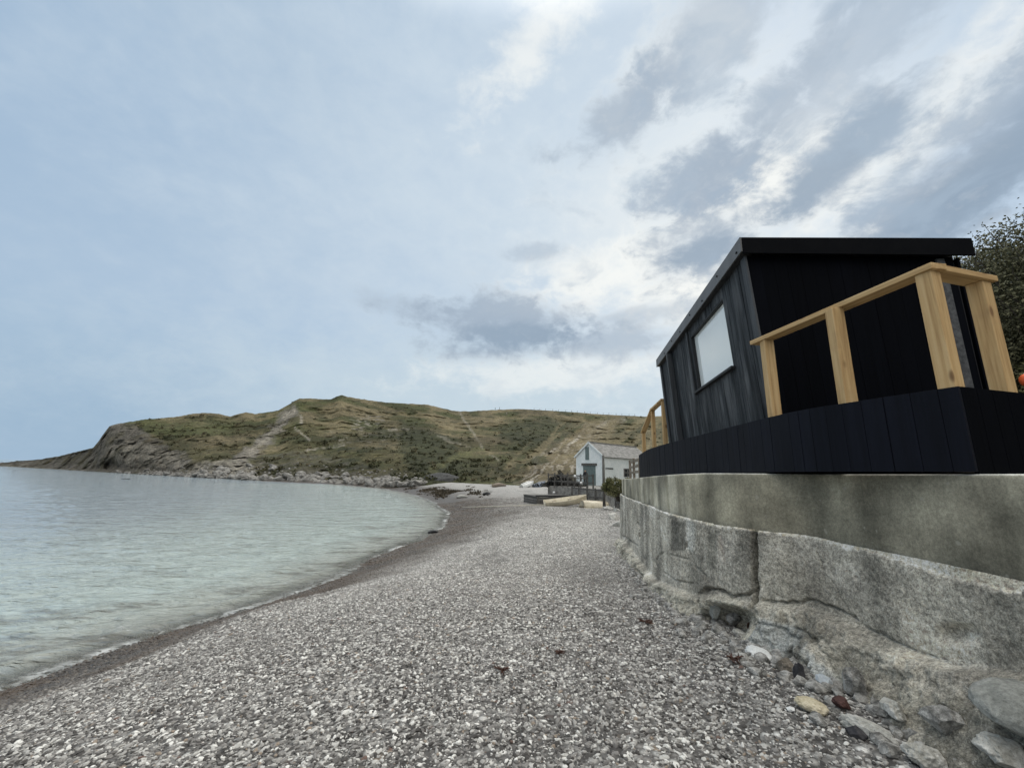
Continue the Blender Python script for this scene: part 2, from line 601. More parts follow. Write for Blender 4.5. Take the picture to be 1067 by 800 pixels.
# ------------------------------------------------------------------ loose pebbles (stuff, geometry nodes)
def pebble_nodes():
    ng = bpy.data.node_groups.new('pebble_scatter', 'GeometryNodeTree')
    ng.interface.new_socket('Geometry', in_out='INPUT', socket_type='NodeSocketGeometry')
    ng.interface.new_socket('Geometry', in_out='OUTPUT', socket_type='NodeSocketGeometry')
    N, L = ng.nodes, ng.links
    gi, go = N.new('NodeGroupInput'), N.new('NodeGroupOutput')
    at = N.new('GeometryNodeInputNamedAttribute'); at.data_type = 'FLOAT'; at.inputs['Name'].default_value = 'dens'
    sz = N.new('GeometryNodeInputNamedAttribute'); sz.data_type = 'FLOAT'; sz.inputs['Name'].default_value = 'size'
    dp = N.new('GeometryNodeDistributePointsOnFaces'); dp.distribute_method = 'RANDOM'
    L.new(gi.outputs[0], dp.inputs['Mesh']); L.new(at.outputs['Attribute'], dp.inputs['Density'])
    dp.inputs['Seed'].default_value = 4
    jn = N.new('GeometryNodeJoinGeometry')
    for i in range(7):
        ic = N.new('GeometryNodeMeshIcoSphere'); ic.inputs['Radius'].default_value = 1; ic.inputs['Subdivisions'].default_value = 3 if i < 3 else 2
        nz = N.new('ShaderNodeTexNoise'); nz.noise_dimensions = '4D'
        nz.inputs['Scale'].default_value = .75; nz.inputs['Detail'].default_value = 1.5; nz.inputs['W'].default_value = i * 7.7
        sb = N.new('ShaderNodeVectorMath'); sb.operation = 'SUBTRACT'; sb.inputs[1].default_value = (.5, .5, .5)
        sc = N.new('ShaderNodeVectorMath'); sc.operation = 'SCALE'; sc.inputs['Scale'].default_value = 1.5
        L.new(nz.outputs['Color'], sb.inputs[0]); L.new(sb.outputs[0], sc.inputs[0])
        sp = N.new('GeometryNodeSetPosition'); L.new(ic.outputs['Mesh'], sp.inputs['Geometry']); L.new(sc.outputs[0], sp.inputs['Offset'])
        ss = N.new('GeometryNodeSetShadeSmooth'); L.new(sp.outputs[0], ss.inputs[0])
        sm = N.new('GeometryNodeSetMaterial'); sm.inputs['Material'].default_value = M['pebble']; L.new(ss.outputs[0], sm.inputs[0])
        gt = N.new('GeometryNodeGeometryToInstance'); L.new(sm.outputs[0], gt.inputs[0])
        L.new(gt.outputs[0], jn.inputs[0])
    ip = N.new('GeometryNodeInstanceOnPoints')
    L.new(dp.outputs['Points'], ip.inputs['Points']); L.new(jn.outputs[0], ip.inputs['Instance'])
    ip.inputs['Pick Instance'].default_value = True
    rr = N.new('FunctionNodeRandomValue'); rr.data_type = 'FLOAT_VECTOR'
    rr.inputs[0].default_value = (-.45, -.45, 0); rr.inputs[1].default_value = (.45, .45, 6.283)
    L.new(rr.outputs[0], ip.inputs['Rotation'])
    r1 = N.new('FunctionNodeRandomValue'); r1.data_type = 'FLOAT_VECTOR'; r1.inputs['Seed'].default_value = 5
    r1.inputs[0].default_value = (.75, .55, .32); r1.inputs[1].default_value = (1.35, 1.0, .62)
    r2 = N.new('FunctionNodeRandomValue'); r2.data_type = 'FLOAT'; r2.inputs['Seed'].default_value = 9
    r2.inputs[2].default_value = 0; r2.inputs[3].default_value = 1
    pw = N.new('ShaderNodeMath'); pw.operation = 'POWER'; L.new(r2.outputs[1], pw.inputs[0]); pw.inputs[1].default_value = 3.5
    ml = N.new('ShaderNodeMath'); ml.operation = 'MULTIPLY_ADD'; L.new(pw.outputs[0], ml.inputs[0]); ml.inputs[1].default_value = 1.35; ml.inputs[2].default_value = .62
    m2 = N.new('ShaderNodeMath'); m2.operation = 'MULTIPLY'; L.new(ml.outputs[0], m2.inputs[0]); L.new(sz.outputs['Attribute'], m2.inputs[1])
    sv = N.new('ShaderNodeVectorMath'); sv.operation = 'SCALE'; L.new(r1.outputs[0], sv.inputs[0]); L.new(m2.outputs[0], sv.inputs['Scale'])
    L.new(sv.outputs[0], ip.inputs['Scale'])
    L.new(ip.outputs[0], go.inputs[0])
    return ng

px_ = axis([(-11, 12, .22)]); py_ = axis([(1.2, 44, .22)])
PX, PY = np.meshgrid(px_, py_)
PZ = beach_z(PX, PY)
pv = np.stack([PX, PY, PZ + .002], -1).reshape(-1, 3)
pf = grid_faces(len(py_), len(px_))
cen = pv[pf].mean(1)
cx, cy = proj(cen)
keep = (cx > -120) & (cx < 1130) & (cy < 900) & (cen[:, 2] > -.12) & (cen[:, 0] < np.interp(cen[:, 1], [0, 3, 5, 9, 12, 13.5, 30, 44], [3.0, 2.9, 2.35, 2.75, 3.3, 4.6, 9.6, 12]))
pm = mesh_from('shingle', pv, pf[keep], M['pebble'])
yy = np.array([v.co.y for v in pm.vertices]) if len(pm.vertices) < 10 else pv[:, 1]
patch = fbm(np.stack([pv[:, 0] * .5, pv[:, 1] * .35, 0 * yy], -1), 3)
size = np.interp(yy, [2, 4, 7, 11, 16, 30], [.0092, .0096, .0115, .0155, .021, .030]) * (1 + .42 * patch) * (1 + .6 * sstep(-1.5, -5, pv[:, 0]) * (yy < 10))
dens = .60 / (size * size * 2.1)
dens = np.where((pv[:, 1] > 30) & (dens > 260), 260, dens)
set_float(pm, 'dens', dens)
set_float(pm, 'size', size)
peb = link('pebbles', pm)
tag(peb, 'loose grey and white beach pebbles covering the shingle', 'pebbles', kind='stuff')
peb.modifiers.new('scatter', 'NODES').node_group = pebble_nodes()

# ------------------------------------------------------------------ sea
th_ = np.radians(np.concatenate([np.linspace(-150, -95, 12), np.linspace(-90, -8, 330), np.linspace(-6, 20, 14)]))
rr_ = np.concatenate([np.linspace(3, 26, 190), np.geomspace(26.2, 160, 150), np.geomspace(165, 9000, 40)])
TH, RR = np.meshgrid(th_, rr_)
WX, WY = RR * np.sin(TH), RR * np.cos(TH)
wd = -beach_z(WX, WY)
far = RR > 95
wd = np.where(far & (WX < -30), 4.0, wd)
wp = np.stack([WX * .55 + .2 * WY, WY * 1.25 - .25 * WX, 0 * WX], -1)
amp = sstep(140, 20, RR) * sstep(-.02, .5, wd)
WZ = amp * (.042 * fbm(wp * .55, 3) + .024 * fbm(wp * 2.1 + 5, 3))
# small waves arriving along the shore
sd = -shore_sd(WX, WY)
for (d0, w, a) in ((.75, .28, .075), (2.4, .5, .05), (4.6, .7, .03)):
    jig = .5 * fbm(np.stack([WX * .25, WY * .25, 0 * WX + d0], -1), 3)
    WZ = WZ + a * np.exp(-((sd - d0 - jig) / w) ** 2) * (.4 + .6 * sstep(-.2, .4, fbm(np.stack([WX * .13, WY * .13, 0 * WX + 3 + d0], -1), 2))) * (RR < 90)
wme = mesh_from('sea', np.stack([WX, WY, WZ], -1).reshape(-1, 3), grid_faces(len(rr_), len(th_))[:, ::-1], None, True)
set_float(wme, 'depth', np.clip(wd + WZ, -.5, 5).ravel())
set_float(wme, 'sd', np.clip(np.where(far, 60, sd), -2, 60).ravel())
def mat_sea():
    m, nt, b = new_mat('sea_water')
    k = NB(nt)
    p = k.pos()
    dep = k.attr('depth').outputs['Fac']
    sdn = k.attr('sd').outputs['Fac']
    big = k.noise(k.scalev(p, (.02, .05, 1)), 1.0, 3)
    deep = k.mix(big, c4((.245, .285, .30)), c4((.295, .335, .345)))
    col = k.mix(k.step(sdn, 3, 26, 0, 1), c4((.36, .415, .39)), deep)
    col = k.mix(k.step(sdn, .3, 4, 0, 1), c4((.30, .315, .28)), col)
    # dark brown streaks in the water, fading out from the shore
    wn = k.noise(k.scalev(p, (.35, .9, 1), (0, 0, .35)), 1.0, 5, .65)
    wk = k.math('MULTIPLY', k.step(wn, .52, .66), k.step(sdn, 10, 2.5, 0, .6))
    col = k.mix(wk, col, c4((.075, .065, .05)))
    # foam
    fn = k.noise(p, 5.0, 6, .7, .6)
    patch = k.noise(p, .22, 2)
    edge = k.math('MULTIPLY', k.step(sdn, .7, .05, 0, .55), k.step(k.math('ADD', fn, k.math('MULTIPLY', patch, .5)), .66, .86))
    lap = k.math('MULTIPLY', k.step(dep, .10, .02), k.step(fn, .36, .5))
    lap = k.math('MULTIPLY', lap, k.step(k.noise(p, .6, 5, .65), .38, .66, .06, 1))
    band = k.math('MULTIPLY', k.math('MULTIPLY', k.step(sdn, .25, .8), k.step(sdn, 2.4, .9)), k.step(k.noise(k.scalev(p, (1, 1, 1)), 2.1, 6, .75, .9), .56, .70, 0, .42))
    foam = k.math('MAXIMUM', k.math('MAXIMUM', edge, lap), band)
    col = k.mix(k.math('MULTIPLY', foam, .9), col, c4((.70, .71, .70)))
    k.l(col, b.inputs['Base Color'])
    k.l(k.math('ADD', .07, k.math('MULTIPLY', foam, .6)), b.inputs['Roughness'])
    b.inputs['IOR'].default_value = 1.333
    h1 = k.noise(k.scalev(p, (1.5, 3.6, 1), (0, 0, -.25)), 1.0, 5, .62, .4)
    h2 = k.noise(k.scalev(p, (.35, .9, 1), (0, 0, -.2)), 1.0, 4, .6, .3)
    h3 = k.noise(k.scalev(p, (6, 12, 1)), 1.0, 3, .6)
    n1 = k.bump(h2, 1.0, .85)
    n2 = k.bump(h1, 1.0, .20, n1)
    n3 = k.bump(h3, .3, .03, n2)
    k.l(n3, b.inputs['Normal'])
    tr = k.n('ShaderNodeBsdfTransparent')
    tr.inputs[0].default_value = (.93, .97, .96, 1)
    mx = k.n('ShaderNodeMixShader')
    a = k.math('MAXIMUM', k.step(dep, -.02, .22, .15, 1), foam)
    k.l(a, mx.inputs[0]); k.l(tr.outputs[0], mx.inputs[1]); k.l(b.outputs[0], mx.inputs[2])
    k.l(mx.outputs[0], nt.nodes['Material Output'].inputs[0])
    return m
wme.materials.append(mat_sea())
sea = link('sea', wme)
tag(sea, kind='structure')
# sea bed farther out so that nothing is hollow under the water
sb = MB(); sb.box((-1500, 4000, -9), (12000, 16000, 1))
tag(sb.build('sea_bed', M['grey_rock']), kind='structure')

# ------------------------------------------------------------------ hillside round the cove
RIDGE = [(-60, 484.2), (0, 482.3), (20, 480.2), (40, 478.6), (62, 475), (80, 470.5), (97, 466.5), (103, 459), (110, 449), (114, 444), (122, 441.5), (150, 437), (185, 434),
         (200, 431), (215, 430), (228, 431), (240, 434), (247, 431.5), (256, 429.5), (266, 431), (278, 429.5), (290, 427.5), (300, 422), (306, 418), (312, 415.2), (325, 415), (337, 416),
         (345, 415.8), (351, 413), (356, 411.5), (363, 413.5), (375, 415.5), (400, 419), (425, 420.5), (445, 421.5), (460, 425), (475, 428.3), (490, 428.5), (505, 427.5),
         (515, 427), (540, 426), (570, 427.5), (600, 429.5), (625, 431.5), (650, 432.8), (675, 434), (720, 432), (800, 424), (950, 400)]
FOOT = [(-60, 488, 0), (0, 485.6, 0), (60, 489, 0), (130, 493, 0), (200, 497, 0), (270, 500.6, 0), (350, 504, 0), (400, 506.5, .3), (430, 505.5, .8), (445, 503.5, 1.2), (470, 503.0, 1.3), (500, 505.5, 1.2), (545, 507, 1.2), (575, 506, 1.3), (620, 507, 1.4), (670, 509, 1.6), (760, 515, 1.8), (950, 530, 2.2)]
RDEPTH = [(-60, 300), (0, 228), (60, 180), (97, 158), (104, 154), (116, 152), (150, 160), (200, 178), (300, 200), (350, 215), (440, 245), (520, 265), (600, 255), (680, 235), (950, 170)]
cols = np.concatenate([np.arange(-60, 700, 1.5), np.arange(700, 951, 6)])
ry = np.interp(cols, [p[0] for p in RIDGE], [p[1] for p in RIDGE])
fy = np.interp(cols, [p[0] for p in FOOT], [p[1] for p in FOOT])
fz = np.interp(cols, [p[0] for p in FOOT], [p[2] for p in FOOT])
rd = np.interp(cols, [p[0] for p in RDEPTH], [p[1] for p in RDEPTH])
ry = ry + .55 * fbm(np.stack([cols * .22, 0 * cols, 0 * cols], -1), 3)
nR = 150
tt = np.linspace(0, 1, nR)
fd = np.array([at_z(c, y, z)[1] for c, y, z in zip(cols, fy, fz)])
fd = np.minimum(fd, rd - 6)
gexp = np.interp(cols, [0, 95, 120, 170, 260, 330, 500, 700], [1.0, 1.2, 2.6, 2.0, 1.6, 1.5, 1.55, 1.5])
HP = np.zeros((nR + 12, len(cols), 3))
HPX = np.zeros((nR + 12, len(cols), 2))
for j, c in enumerate(cols):
    ys = fy[j] + (ry[j] - fy[j]) * tt
    Y = fd[j] + (rd[j] - fd[j]) * tt ** gexp[j]
    for i in range(nR):
        v = ray(c, ys[i])
        HP[i + 3, j] = CAM + v * Y[i] / v[1]
        HPX[i + 3, j] = (c, ys[i])
    # apron below the foot, and the land behind the ridge
    base = HP[3, j]
    dirn = np.array([base[0], base[1], 0]); dirn /= np.linalg.norm(dirn)
    for q in range(3):
        HP[q, j] = base - dirn * (3 - q) * 1.2 - np.array([0, 0, (3 - q) * .9])
        HPX[q, j] = (c, fy[j] + 3 - q)
    top = HP[nR + 2, j]
    for q in range(9):
        dd = [3, 8, 16, 28, 45, 70, 110, 180, 300][q]
        drop = [.2, .9, 2.5, 5, 9, 14, 20, 26, 40][q] * min(1, max(.15, top[2] / 40))
        HP[nR + 3 + q, j] = top + dirn * dd - np.array([0, 0, drop])
        HPX[nR + 3 + q, j] = (c, ry[j])
PXc, PYc = HPX[..., 0], HPX[..., 1]
PXr, PYr = PXc, PYc
T = np.clip((fy[None] - PYc) / (fy - ry)[None], 0, 1)
dirs = HP.copy(); dirs[..., 2] = 0
dirs /= np.linalg.norm(dirs, axis=-1)[..., None] + 1e-9
# hummocks, gullies and terracettes
envl = sstep(0, .12, T) * sstep(1.0, .86, T)
nz1 = ridged(HP * np.array([.022, .022, .03]) + 3, 4)
nz2 = fbm(HP * np.array([.09, .09, .14]), 4)
nz3 = fbm(HP * .35, 3)
terr = np.sin(HP[..., 2] * 1.5 + 3 * fbm(HP * .03, 3)) * sstep(.3, .6, T)
_q = np.stack([PXc * .09, PYc * .14, 0 * PXc], -1)
PXc = PXc + 9 * fbm(_q, 4)
PYc = PYc + 4.5 * fbm(_q + 7.7, 4)
rockw = np.maximum(soft_poly(PXc, PYc, [(-60, 486), (0, 475), (60, 466), (92, 458), (108, 440), (140, 441), (152, 452), (180, 466), (205, 482), (262, 486), (270, 502), (130, 498), (0, 490)], 4),
                   sstep(9, 4, seg_dist(PXc, PYc, [(304, 428), (288, 446), (268, 466), (240, 490)])))
disp = envl * (6.5 * nz1 + 5.0 * nz2 + 1.3 * nz3 + .3 * terr)
crag = ridged(HP * np.array([.085, .085, .13]) + 11, 6)
fold = ridged(np.stack([(PXr + PYr * 1.25) * .055, (PXr - PYr) * .012, 0 * PXr], -1) + 2, 4) * soft_poly(PXr, PYr, [(500, 500), (540, 470), (590, 436), (690, 430), (690, 480), (600, 505)], 14)
disp = disp + envl * 5.5 * fold
disp = disp * (1 - .5 * rockw) + rockw * envl * (4.2 * crag + 1.6 * fbm(HP * .5, 4))
HP += dirs * disp[..., None]
HP[..., 2] += envl * (1.1 * nz2 + .35 * nz3)
# shallow cave at the foot of the headland
cave = np.exp(-(((PXr - 116) / 9) ** 2 + ((PYr - 484) / 5) ** 2))
HP += dirs * (cave * 6)[..., None]
# colours of grass, scrub, soil and rock, plus painted relief on the folds
olive, dry, scrub, moss = np.array([.080, .073, .035]), np.array([.155, .130, .075]), np.array([.036, .039, .019]), np.array([.062, .066, .028])
rockc, soil, pale, darkr = np.array([.150, .138, .116]), np.array([.13, .10, .062]), np.array([.30, .275, .225]), np.array([.034, .030, .026])
def lerp(a, b, w): return a + (b - a) * w[..., None]
n1, n2, n3_ = fbm(HP * .05 + 4, 4), fbm(HP * .16 + 8, 4), fbm(HP * np.array([.3, .3, .9]), 4)
Cc = np.broadcast_to(olive, HP.shape).copy()
Cc = lerp(Cc, dry, sstep(-.05, .45, n1 + .55 * (T - .45) + .25 * n3_))
Cc = lerp(Cc, moss, sstep(.0, .4, -n1 + .3 * n2))
Cc = lerp(Cc, scrub, sstep(.12, .5, n2 + .15 * n3_) * .75)
for poly, w, amt in (([(415, 440), (445, 444), (475, 462), (478, 494), (440, 502), (420, 480)], 6, 1.0), ([(520, 442), (560, 434), (604, 440), (585, 462), (545, 468), (522, 458)], 5, 1.0),
                     ([(270, 480), (330, 472), (372, 478), (378, 492), (320, 496), (275, 492)], 4, .55), ([(470, 470), (500, 480), (545, 487), (548, 500), (500, 503), (465, 497)], 4, .6),
                     ([(640, 436), (700, 436), (700, 470), (640, 462)], 5, .55), ([(165, 450), (235, 470), (250, 478), (180, 474)], 4, .5)):
    Cc = lerp(Cc, scrub * 1.25, soft_poly(PXc, PYc, poly, w) * np.clip(amt + .55 * n2 + .3 * n3_, 0, 1))
for poly, w, amt in (([(150, 440), (235, 435), (262, 440), (225, 452), (165, 452)], 5, .7), ([(290, 430), (310, 418), (312, 440), (285, 466), (255, 468)], 4, .55)):
    Cc = lerp(Cc, moss * 1.25, soft_poly(PXc, PYc, poly, w) * np.clip(amt + .5 * n2, 0, 1))
Cc = lerp(Cc, np.array([.10, .10, .045]), sstep(5, 1.5, seg_dist(PXc, PYc, [(445, 495), (460, 485), (480, 476), (503, 467)])) * .8)
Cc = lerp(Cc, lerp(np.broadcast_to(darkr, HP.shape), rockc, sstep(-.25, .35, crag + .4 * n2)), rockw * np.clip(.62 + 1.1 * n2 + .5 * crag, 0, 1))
Cc = lerp(Cc, pale * .85, soft_poly(PXc, PYc, [(112, 462), (150, 462), (185, 470), (188, 484), (140, 486), (118, 476)], 5) * sstep(-.1, .35, crag))
Cc = lerp(Cc, pale * .9, soft_poly(PXc, PYc, [(190, 484), (235, 480), (268, 484), (262, 499), (200, 495)], 4) * sstep(-.05, .3, crag) * .8)
Cc = lerp(Cc, pale * .9, sstep(6, 2, seg_dist(PXc, PYc, [(303, 431), (288, 448), (272, 462), (242, 488)])) * np.clip(.35 + 1.3 * crag, 0, 1) * .75)
Cc = lerp(Cc, rockc * .8, soft_poly(PXc, PYc, [(262, 470), (330, 470), (400, 490), (430, 505), (265, 502)], 5) * np.clip(.3 + 1.2 * n3_, 0, 1) * .75)
Cc = lerp(Cc, pale * .75, soft_poly(PXc, PYc, [(365, 434), (402, 432), (400, 444), (368, 446)], 4) * sstep(0, .35, n3_) * .9)
Cc = lerp(Cc, pale * .7, soft_poly(PXc, PYc, [(345, 450), (420, 446), (415, 462), (350, 466)], 5) * sstep(.1, .4, n3_) * .6)
slip = soft_poly(PXc, PYc, [(538, 503), (556, 478), (585, 458), (612, 442), (648, 437), (640, 446), (612, 470), (604, 492), (590, 505)], 4)
streak = fbm(np.stack([(PXc + PYc * 1.25) * .22, (PXc - PYc) * .025, 0 * PXc], -1), 4)
Cc = lerp(Cc, lerp(np.broadcast_to(soil, HP.shape), pale * 1.15, sstep(-.1, .25, streak)), slip * np.clip(.85 + 1.2 * streak, 0, 1))
Cc = lerp(Cc, soil * .75, sstep(.05, -.35, fold) * sstep(.1, .4, np.abs(fold)) * .55)  # fold relief painted into the colour: troughs darker, crests paler
Cc = lerp(Cc, dry * 1.1, sstep(.25, .6, fold) * .7)
Cc = lerp(Cc, dry * .9, sstep(3.5, 1, seg_dist(PXc, PYc, [(560, 486), (590, 462), (610, 448), (640, 440)])) * .6)
Cc = lerp(Cc, scrub * 1.3, sstep(4, 1.5, seg_dist(PXc, PYc, [(525, 492), (545, 484), (570, 478)])) * .8)
jit = 2.2 * fbm(np.stack([PXc * .3, PYc * .3, 0 * PXc], -1), 2)
for path, w, a in (([(479, 430), (483, 437), (487, 442), (492, 448), (498, 458), (503, 467)], 1.0, .6), ([(313, 432), (314, 440)], 1.2, .8), ([(309, 446), (316, 452), (322, 458)], 1.4, .9),
                   ([(318, 468), (345, 465), (358, 461)], 1.2, .7), ([(352, 458), (362, 455)], 1, .6), ([(457, 455), (490, 464)], .9, .5), ([(511, 474), (520, 480)], 1, .6), ([(405, 447), (425, 446)], 1.2, .6)):
    Cc = lerp(Cc, pale * 1.05, sstep(w + .5, w * .3, seg_dist(PXr * .75 + PXc * .25 + jit, PYr * .75 + PYc * .25 + jit, path)) * a * np.clip(.75 + 1.2 * n3_, .2, 1))
lowf = fbm(HP * np.array([.028, .028, .05]) + 61, 4)
midf = ridged(HP * np.array([.07, .07, .16]) + 33, 4)
Cc = Cc * (.86 * (1 + .55 * lowf) * (.9 + .28 * midf))[..., None]
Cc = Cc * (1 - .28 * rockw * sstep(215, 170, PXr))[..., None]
Cc = np.clip(Cc, .008, .6)
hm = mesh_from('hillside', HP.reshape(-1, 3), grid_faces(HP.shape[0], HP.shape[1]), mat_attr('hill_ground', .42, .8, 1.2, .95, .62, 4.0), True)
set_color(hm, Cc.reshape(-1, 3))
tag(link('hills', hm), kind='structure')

# scrub and grass tufts on the hill
def leaf_cloud(centers, radii, nper, leaf, flat=.7, tone0=None, seed=1, up=.0):
    """quads scattered through many clumps; returns verts, faces, tones"""
    r = np.random.default_rng(seed)
    n = len(centers)
    C = np.repeat(np.asarray(centers), nper, 0)
    R = np.repeat(np.asarray(radii), nper)
    d = r.normal(size=(n * nper, 3)); d /= np.linalg.norm(d, axis=1)[:, None]
    rad = r.uniform(.25, 1, n * nper) ** .5
    P = C + d * (rad * R)[:, None] * np.array([1, 1, flat])
    a = r.normal(size=P.shape); a[:, 2] += up; a /= np.linalg.norm(a, axis=1)[:, None]
    b = np.cross(a, r.normal(size=P.shape)); b /= np.linalg.norm(b, axis=1)[:, None]
    ls = (np.repeat(leaf, nper) if np.ndim(leaf) else leaf) * r.uniform(.6, 1.4, n * nper)
    A, B = a * ls[:, None], b * (ls * .5)[:, None]
    V = np.stack([P - A, P + B, P + A, P - B], 1).reshape(-1, 3)
    Fq = np.arange(len(V)).reshape(-1, 4)
    base = np.repeat(tone0 if tone0 is not None else r.uniform(.2, .8, n), nper)
    tone = np.clip(base + r.normal(0, .14, n * nper), 0, 1)
    return V, Fq, np.repeat(tone, 4)

H3 = HP[3:nR + 3]
Cl = Cc[3:nR + 3]
cand = rng.integers(0, H3.shape[0] * H3.shape[1], 60000)
ci, cj = np.unravel_index(cand, H3.shape[:2])
lum = Cl[ci, cj].mean(1)
vis = (cols[cj] > -10) & (cols[cj] < 710) & (ci > 5)
okm = vis & (rng.uniform(size=len(cand)) < np.where(lum < .036, .30, np.where(lum < .055, .14, np.where(lum < .1, .05, 0)))) & (rockw[3:nR + 3][ci, cj] < .4) & (slip[3:nR + 3][ci, cj] < .5)
ci, cj = ci[okm][:1100], cj[okm][:1100]
ctr = H3[ci, cj] + np.array([0, 0, .15])
rad = rng.uniform(.25, 1.0, len(ctr)) ** 1.3
tn = np.clip(np.interp(Cl[ci, cj].mean(1), [.02, .035, .07], [.3, .6, .98]) + rng.normal(0, .1, len(ctr)), 0, 1)
V, Fq, tone = leaf_cloud(ctr, rad, 22, rad * .42, .6, tn, 5)
sm_ = mesh_from('hill_scrub', V, Fq, M['leaf_scrub']); set_float(sm_, 'tone', tone)
tag(link('hill_scrub', sm_), 'low gorse and bramble scrub scattered over the grassy hillside', 'scrub', kind='stuff')

# ------------------------------------------------------------------ boulders under the cliff
bgeo = []
for k in range(9):
    P, Fa = rock_geo(100 + k, (1, .85, .7), 2, .3, .75, .06)
    bgeo.append(mesh_from('boulder', P, Fa, M['boulder'], False))
def hill_at(c, y):
    j = int(np.argmin(np.abs(cols - c)))
    t = (fy[j] - y) / (fy[j] - ry[j])
    i = int(np.clip(round(t * (nR - 1)), 0, nR - 1)) + 3
    return HP[i, j]
spots = []
for k in range(190):
    c = random.uniform(196, 438) if k > 25 else random.uniform(120, 200)
    yf = np.interp(c, [p[0] for p in FOOT], [p[1] for p in FOOT])
    lift = abs(random.gauss(0, .5)) * np.interp(c, [120, 200, 260, 330, 400, 438], [2, 4, 11, 12, 9, 5]) - .6
    p = hill_at(c, yf - lift)
    s = random.uniform(.45, 1.0) * np.interp(c, [120, 200, 300, 430], [1.2, 1.6, 1.75, 1.25])
    spots.append((p, s))
for k, (p, s) in enumerate(spots):
    o = link('boulder', bgeo[k % 9], None, (p[0], p[1], p[2] + s * .15))
    o.scale = (s * random.uniform(.8, 1.4), s * random.uniform(.7, 1.1), s * random.uniform(.6, 1))
    o.rotation_euler = (random.uniform(-.5, .5), random.uniform(-.5, .5), random.uniform(0, 6.3))
    tag(o, 'pale grey angular boulder in the tumbled rocks at the foot of the hill', 'boulder', 'boulders at the foot of the hill')
vs, fs, nn = [], [], 0
for k in range(900):
    c = random.uniform(150, 445)
    yf = np.interp(c, [p[0] for p in FOOT], [p[1] for p in FOOT])
    p = hill_at(c, yf - abs(random.gauss(0, .7)) * np.interp(c, [150, 260, 330, 400, 445], [3, 11, 14, 12, 4]) + .5)
    s = random.uniform(.15, .5)
    P, Fa = rock_geo(500 + k % 40, (s, s * .8, s * .6), 1, .3, .6)
    a = random.uniform(0, 6.3)
    P = P @ _rz(a).T + p
    vs.append(P); fs.append(Fa + nn); nn += len(P)
tag(link('shore_stones', mesh_from('shore_stones', np.concatenate(vs), np.concatenate(fs), M['boulder'])), 'small broken stones strewn between the boulders at the foot of the hill', 'stones', kind='stuff')

# ------------------------------------------------------------------ bank behind the sea wall
def wall_line():
    pts = [(2.95, -4.0), (2.84, 0.0), (2.79, 1.5), (2.79, 2.33), (2.82, 2.98), (2.77, 3.72), (2.52, 4.18), (2.36, 4.67), (2.28, 5.7), (2.46, 7.2), (2.63, 8.4), (2.82, 9.8), (3.06, 11.2), (3.3, 12.0), (3.8, 12.3), (6.5, 12.6)]
    P = np.array(pts)
    # Catmull-Rom resample
    out = []
    for i in range(len(P) - 1):
        p0, p1, p2, p3 = P[max(i - 1, 0)], P[i], P[i + 1], P[min(i + 2, len(P) - 1)]
        for t in np.linspace(0, 1, 24, endpoint=False):
            out.append(.5 * ((2 * p1) + (-p0 + p2) * t + (2 * p0 - 5 * p1 + 4 * p2 - p3) * t * t + (-p0 + 3 * p1 - 3 * p2 + p3) * t ** 3))
    out.append(P[-1])
    out = np.array(out)
    s = np.concatenate([[0], np.cumsum(np.linalg.norm(np.diff(out, axis=0), axis=1))])
    return out, s
WL, WS = wall_line()
def wall_pts(step, s0=0.0, s1=None):
    s = np.arange(s0, s1 or WS[-1], step)
    x = np.interp(s, WS, WL[:, 0]); y = np.interp(s, WS, WL[:, 1])
    k = max(3, int(.12 / step) | 1)
    ker = np.ones(k) / k
    xs = np.convolve(np.pad(x, k // 2, 'edge'), ker, 'valid'); ys = np.convolve(np.pad(y, k // 2, 'edge'), ker, 'valid')
    tx, ty = np.gradient(xs), np.gradient(ys)
    L = np.hypot(tx, ty) + 1e-9
    n = np.stack([-ty / L, tx / L], -1)           # towards the beach
    return s, np.stack([xs, ys], -1), n
def wall_top(y): return EYE + np.interp(y, [-5, 2, 5, 7, 9.8, 12], [.07, .065, .05, .0, -.075, -.10])

gx = axis([(2.4, 9, .3), (9, 60, 1.5)]); gy = axis([(-9, 16, .4), (16, 70, 1.5)])
BX, BY = np.meshgrid(gx, gy)
def bank_z(BX, BY):
    wx = np.interp(BY, [-9, 0, 2.4, 4, 5.5, 9.8, 12, 12.6, 25, 40, 70], [3.4, 3.25, 3.2, 3.1, 2.85, 3.35, 3.9, 4.9, 8.9, 11.8, 20])
    lvl = np.interp(BY, [-9, 9, 12, 13.5, 22, 40, 70], [3.40, 3.30, 3.2, 2.5, 2.15, 2.15, 2.2])
    toe = beach_z(BX, BY) - .25
    x0 = np.interp(BY, [-9, 8, 14, 30, 45, 70], [5.6, 6.4, 8.4, 16, 25, 40])
    rise = np.maximum(BX - x0, 0)
    BZ = lvl + rise * .62 + np.minimum(rise, 1) * .3
    BZ = np.where(BX < wx, toe + (BZ - toe) * sstep(wx - .9 - .5 * (BY > 12.6), wx, BX), BZ)
    BZ = np.where((BX < wx) & (BY < 12.4), toe - .5, BZ)
    return BZ + (.22 * fbm(np.stack([BX * .5, BY * .5, 0 * BX], -1), 4)) * sstep(0, 1.5, rise), rise
BZ, rise = bank_z(BX, BY)
def on_beach(px, py, dz=0.0):
    z = 1.2
    for _ in range(16):
        p = at_z(px, py, z)
        g = max(float(beach_z(p[0], p[1])), float(bank_z(np.array([p[0]]), np.array([p[1]]))[0][0]))
        z = .6 * z + .4 * (g + dz)
    return Vector(at_z(px, py, z))
bk = mesh_from('bank', np.stack([BX, BY, BZ], -1).reshape(-1, 3), grid_faces(len(gy), len(gx)), mat_attr('bank_ground', 2.2, .7, .08, .95, .5), True)
bn = fbm(np.stack([BX * .4, BY * .4, BZ], -1), 4)
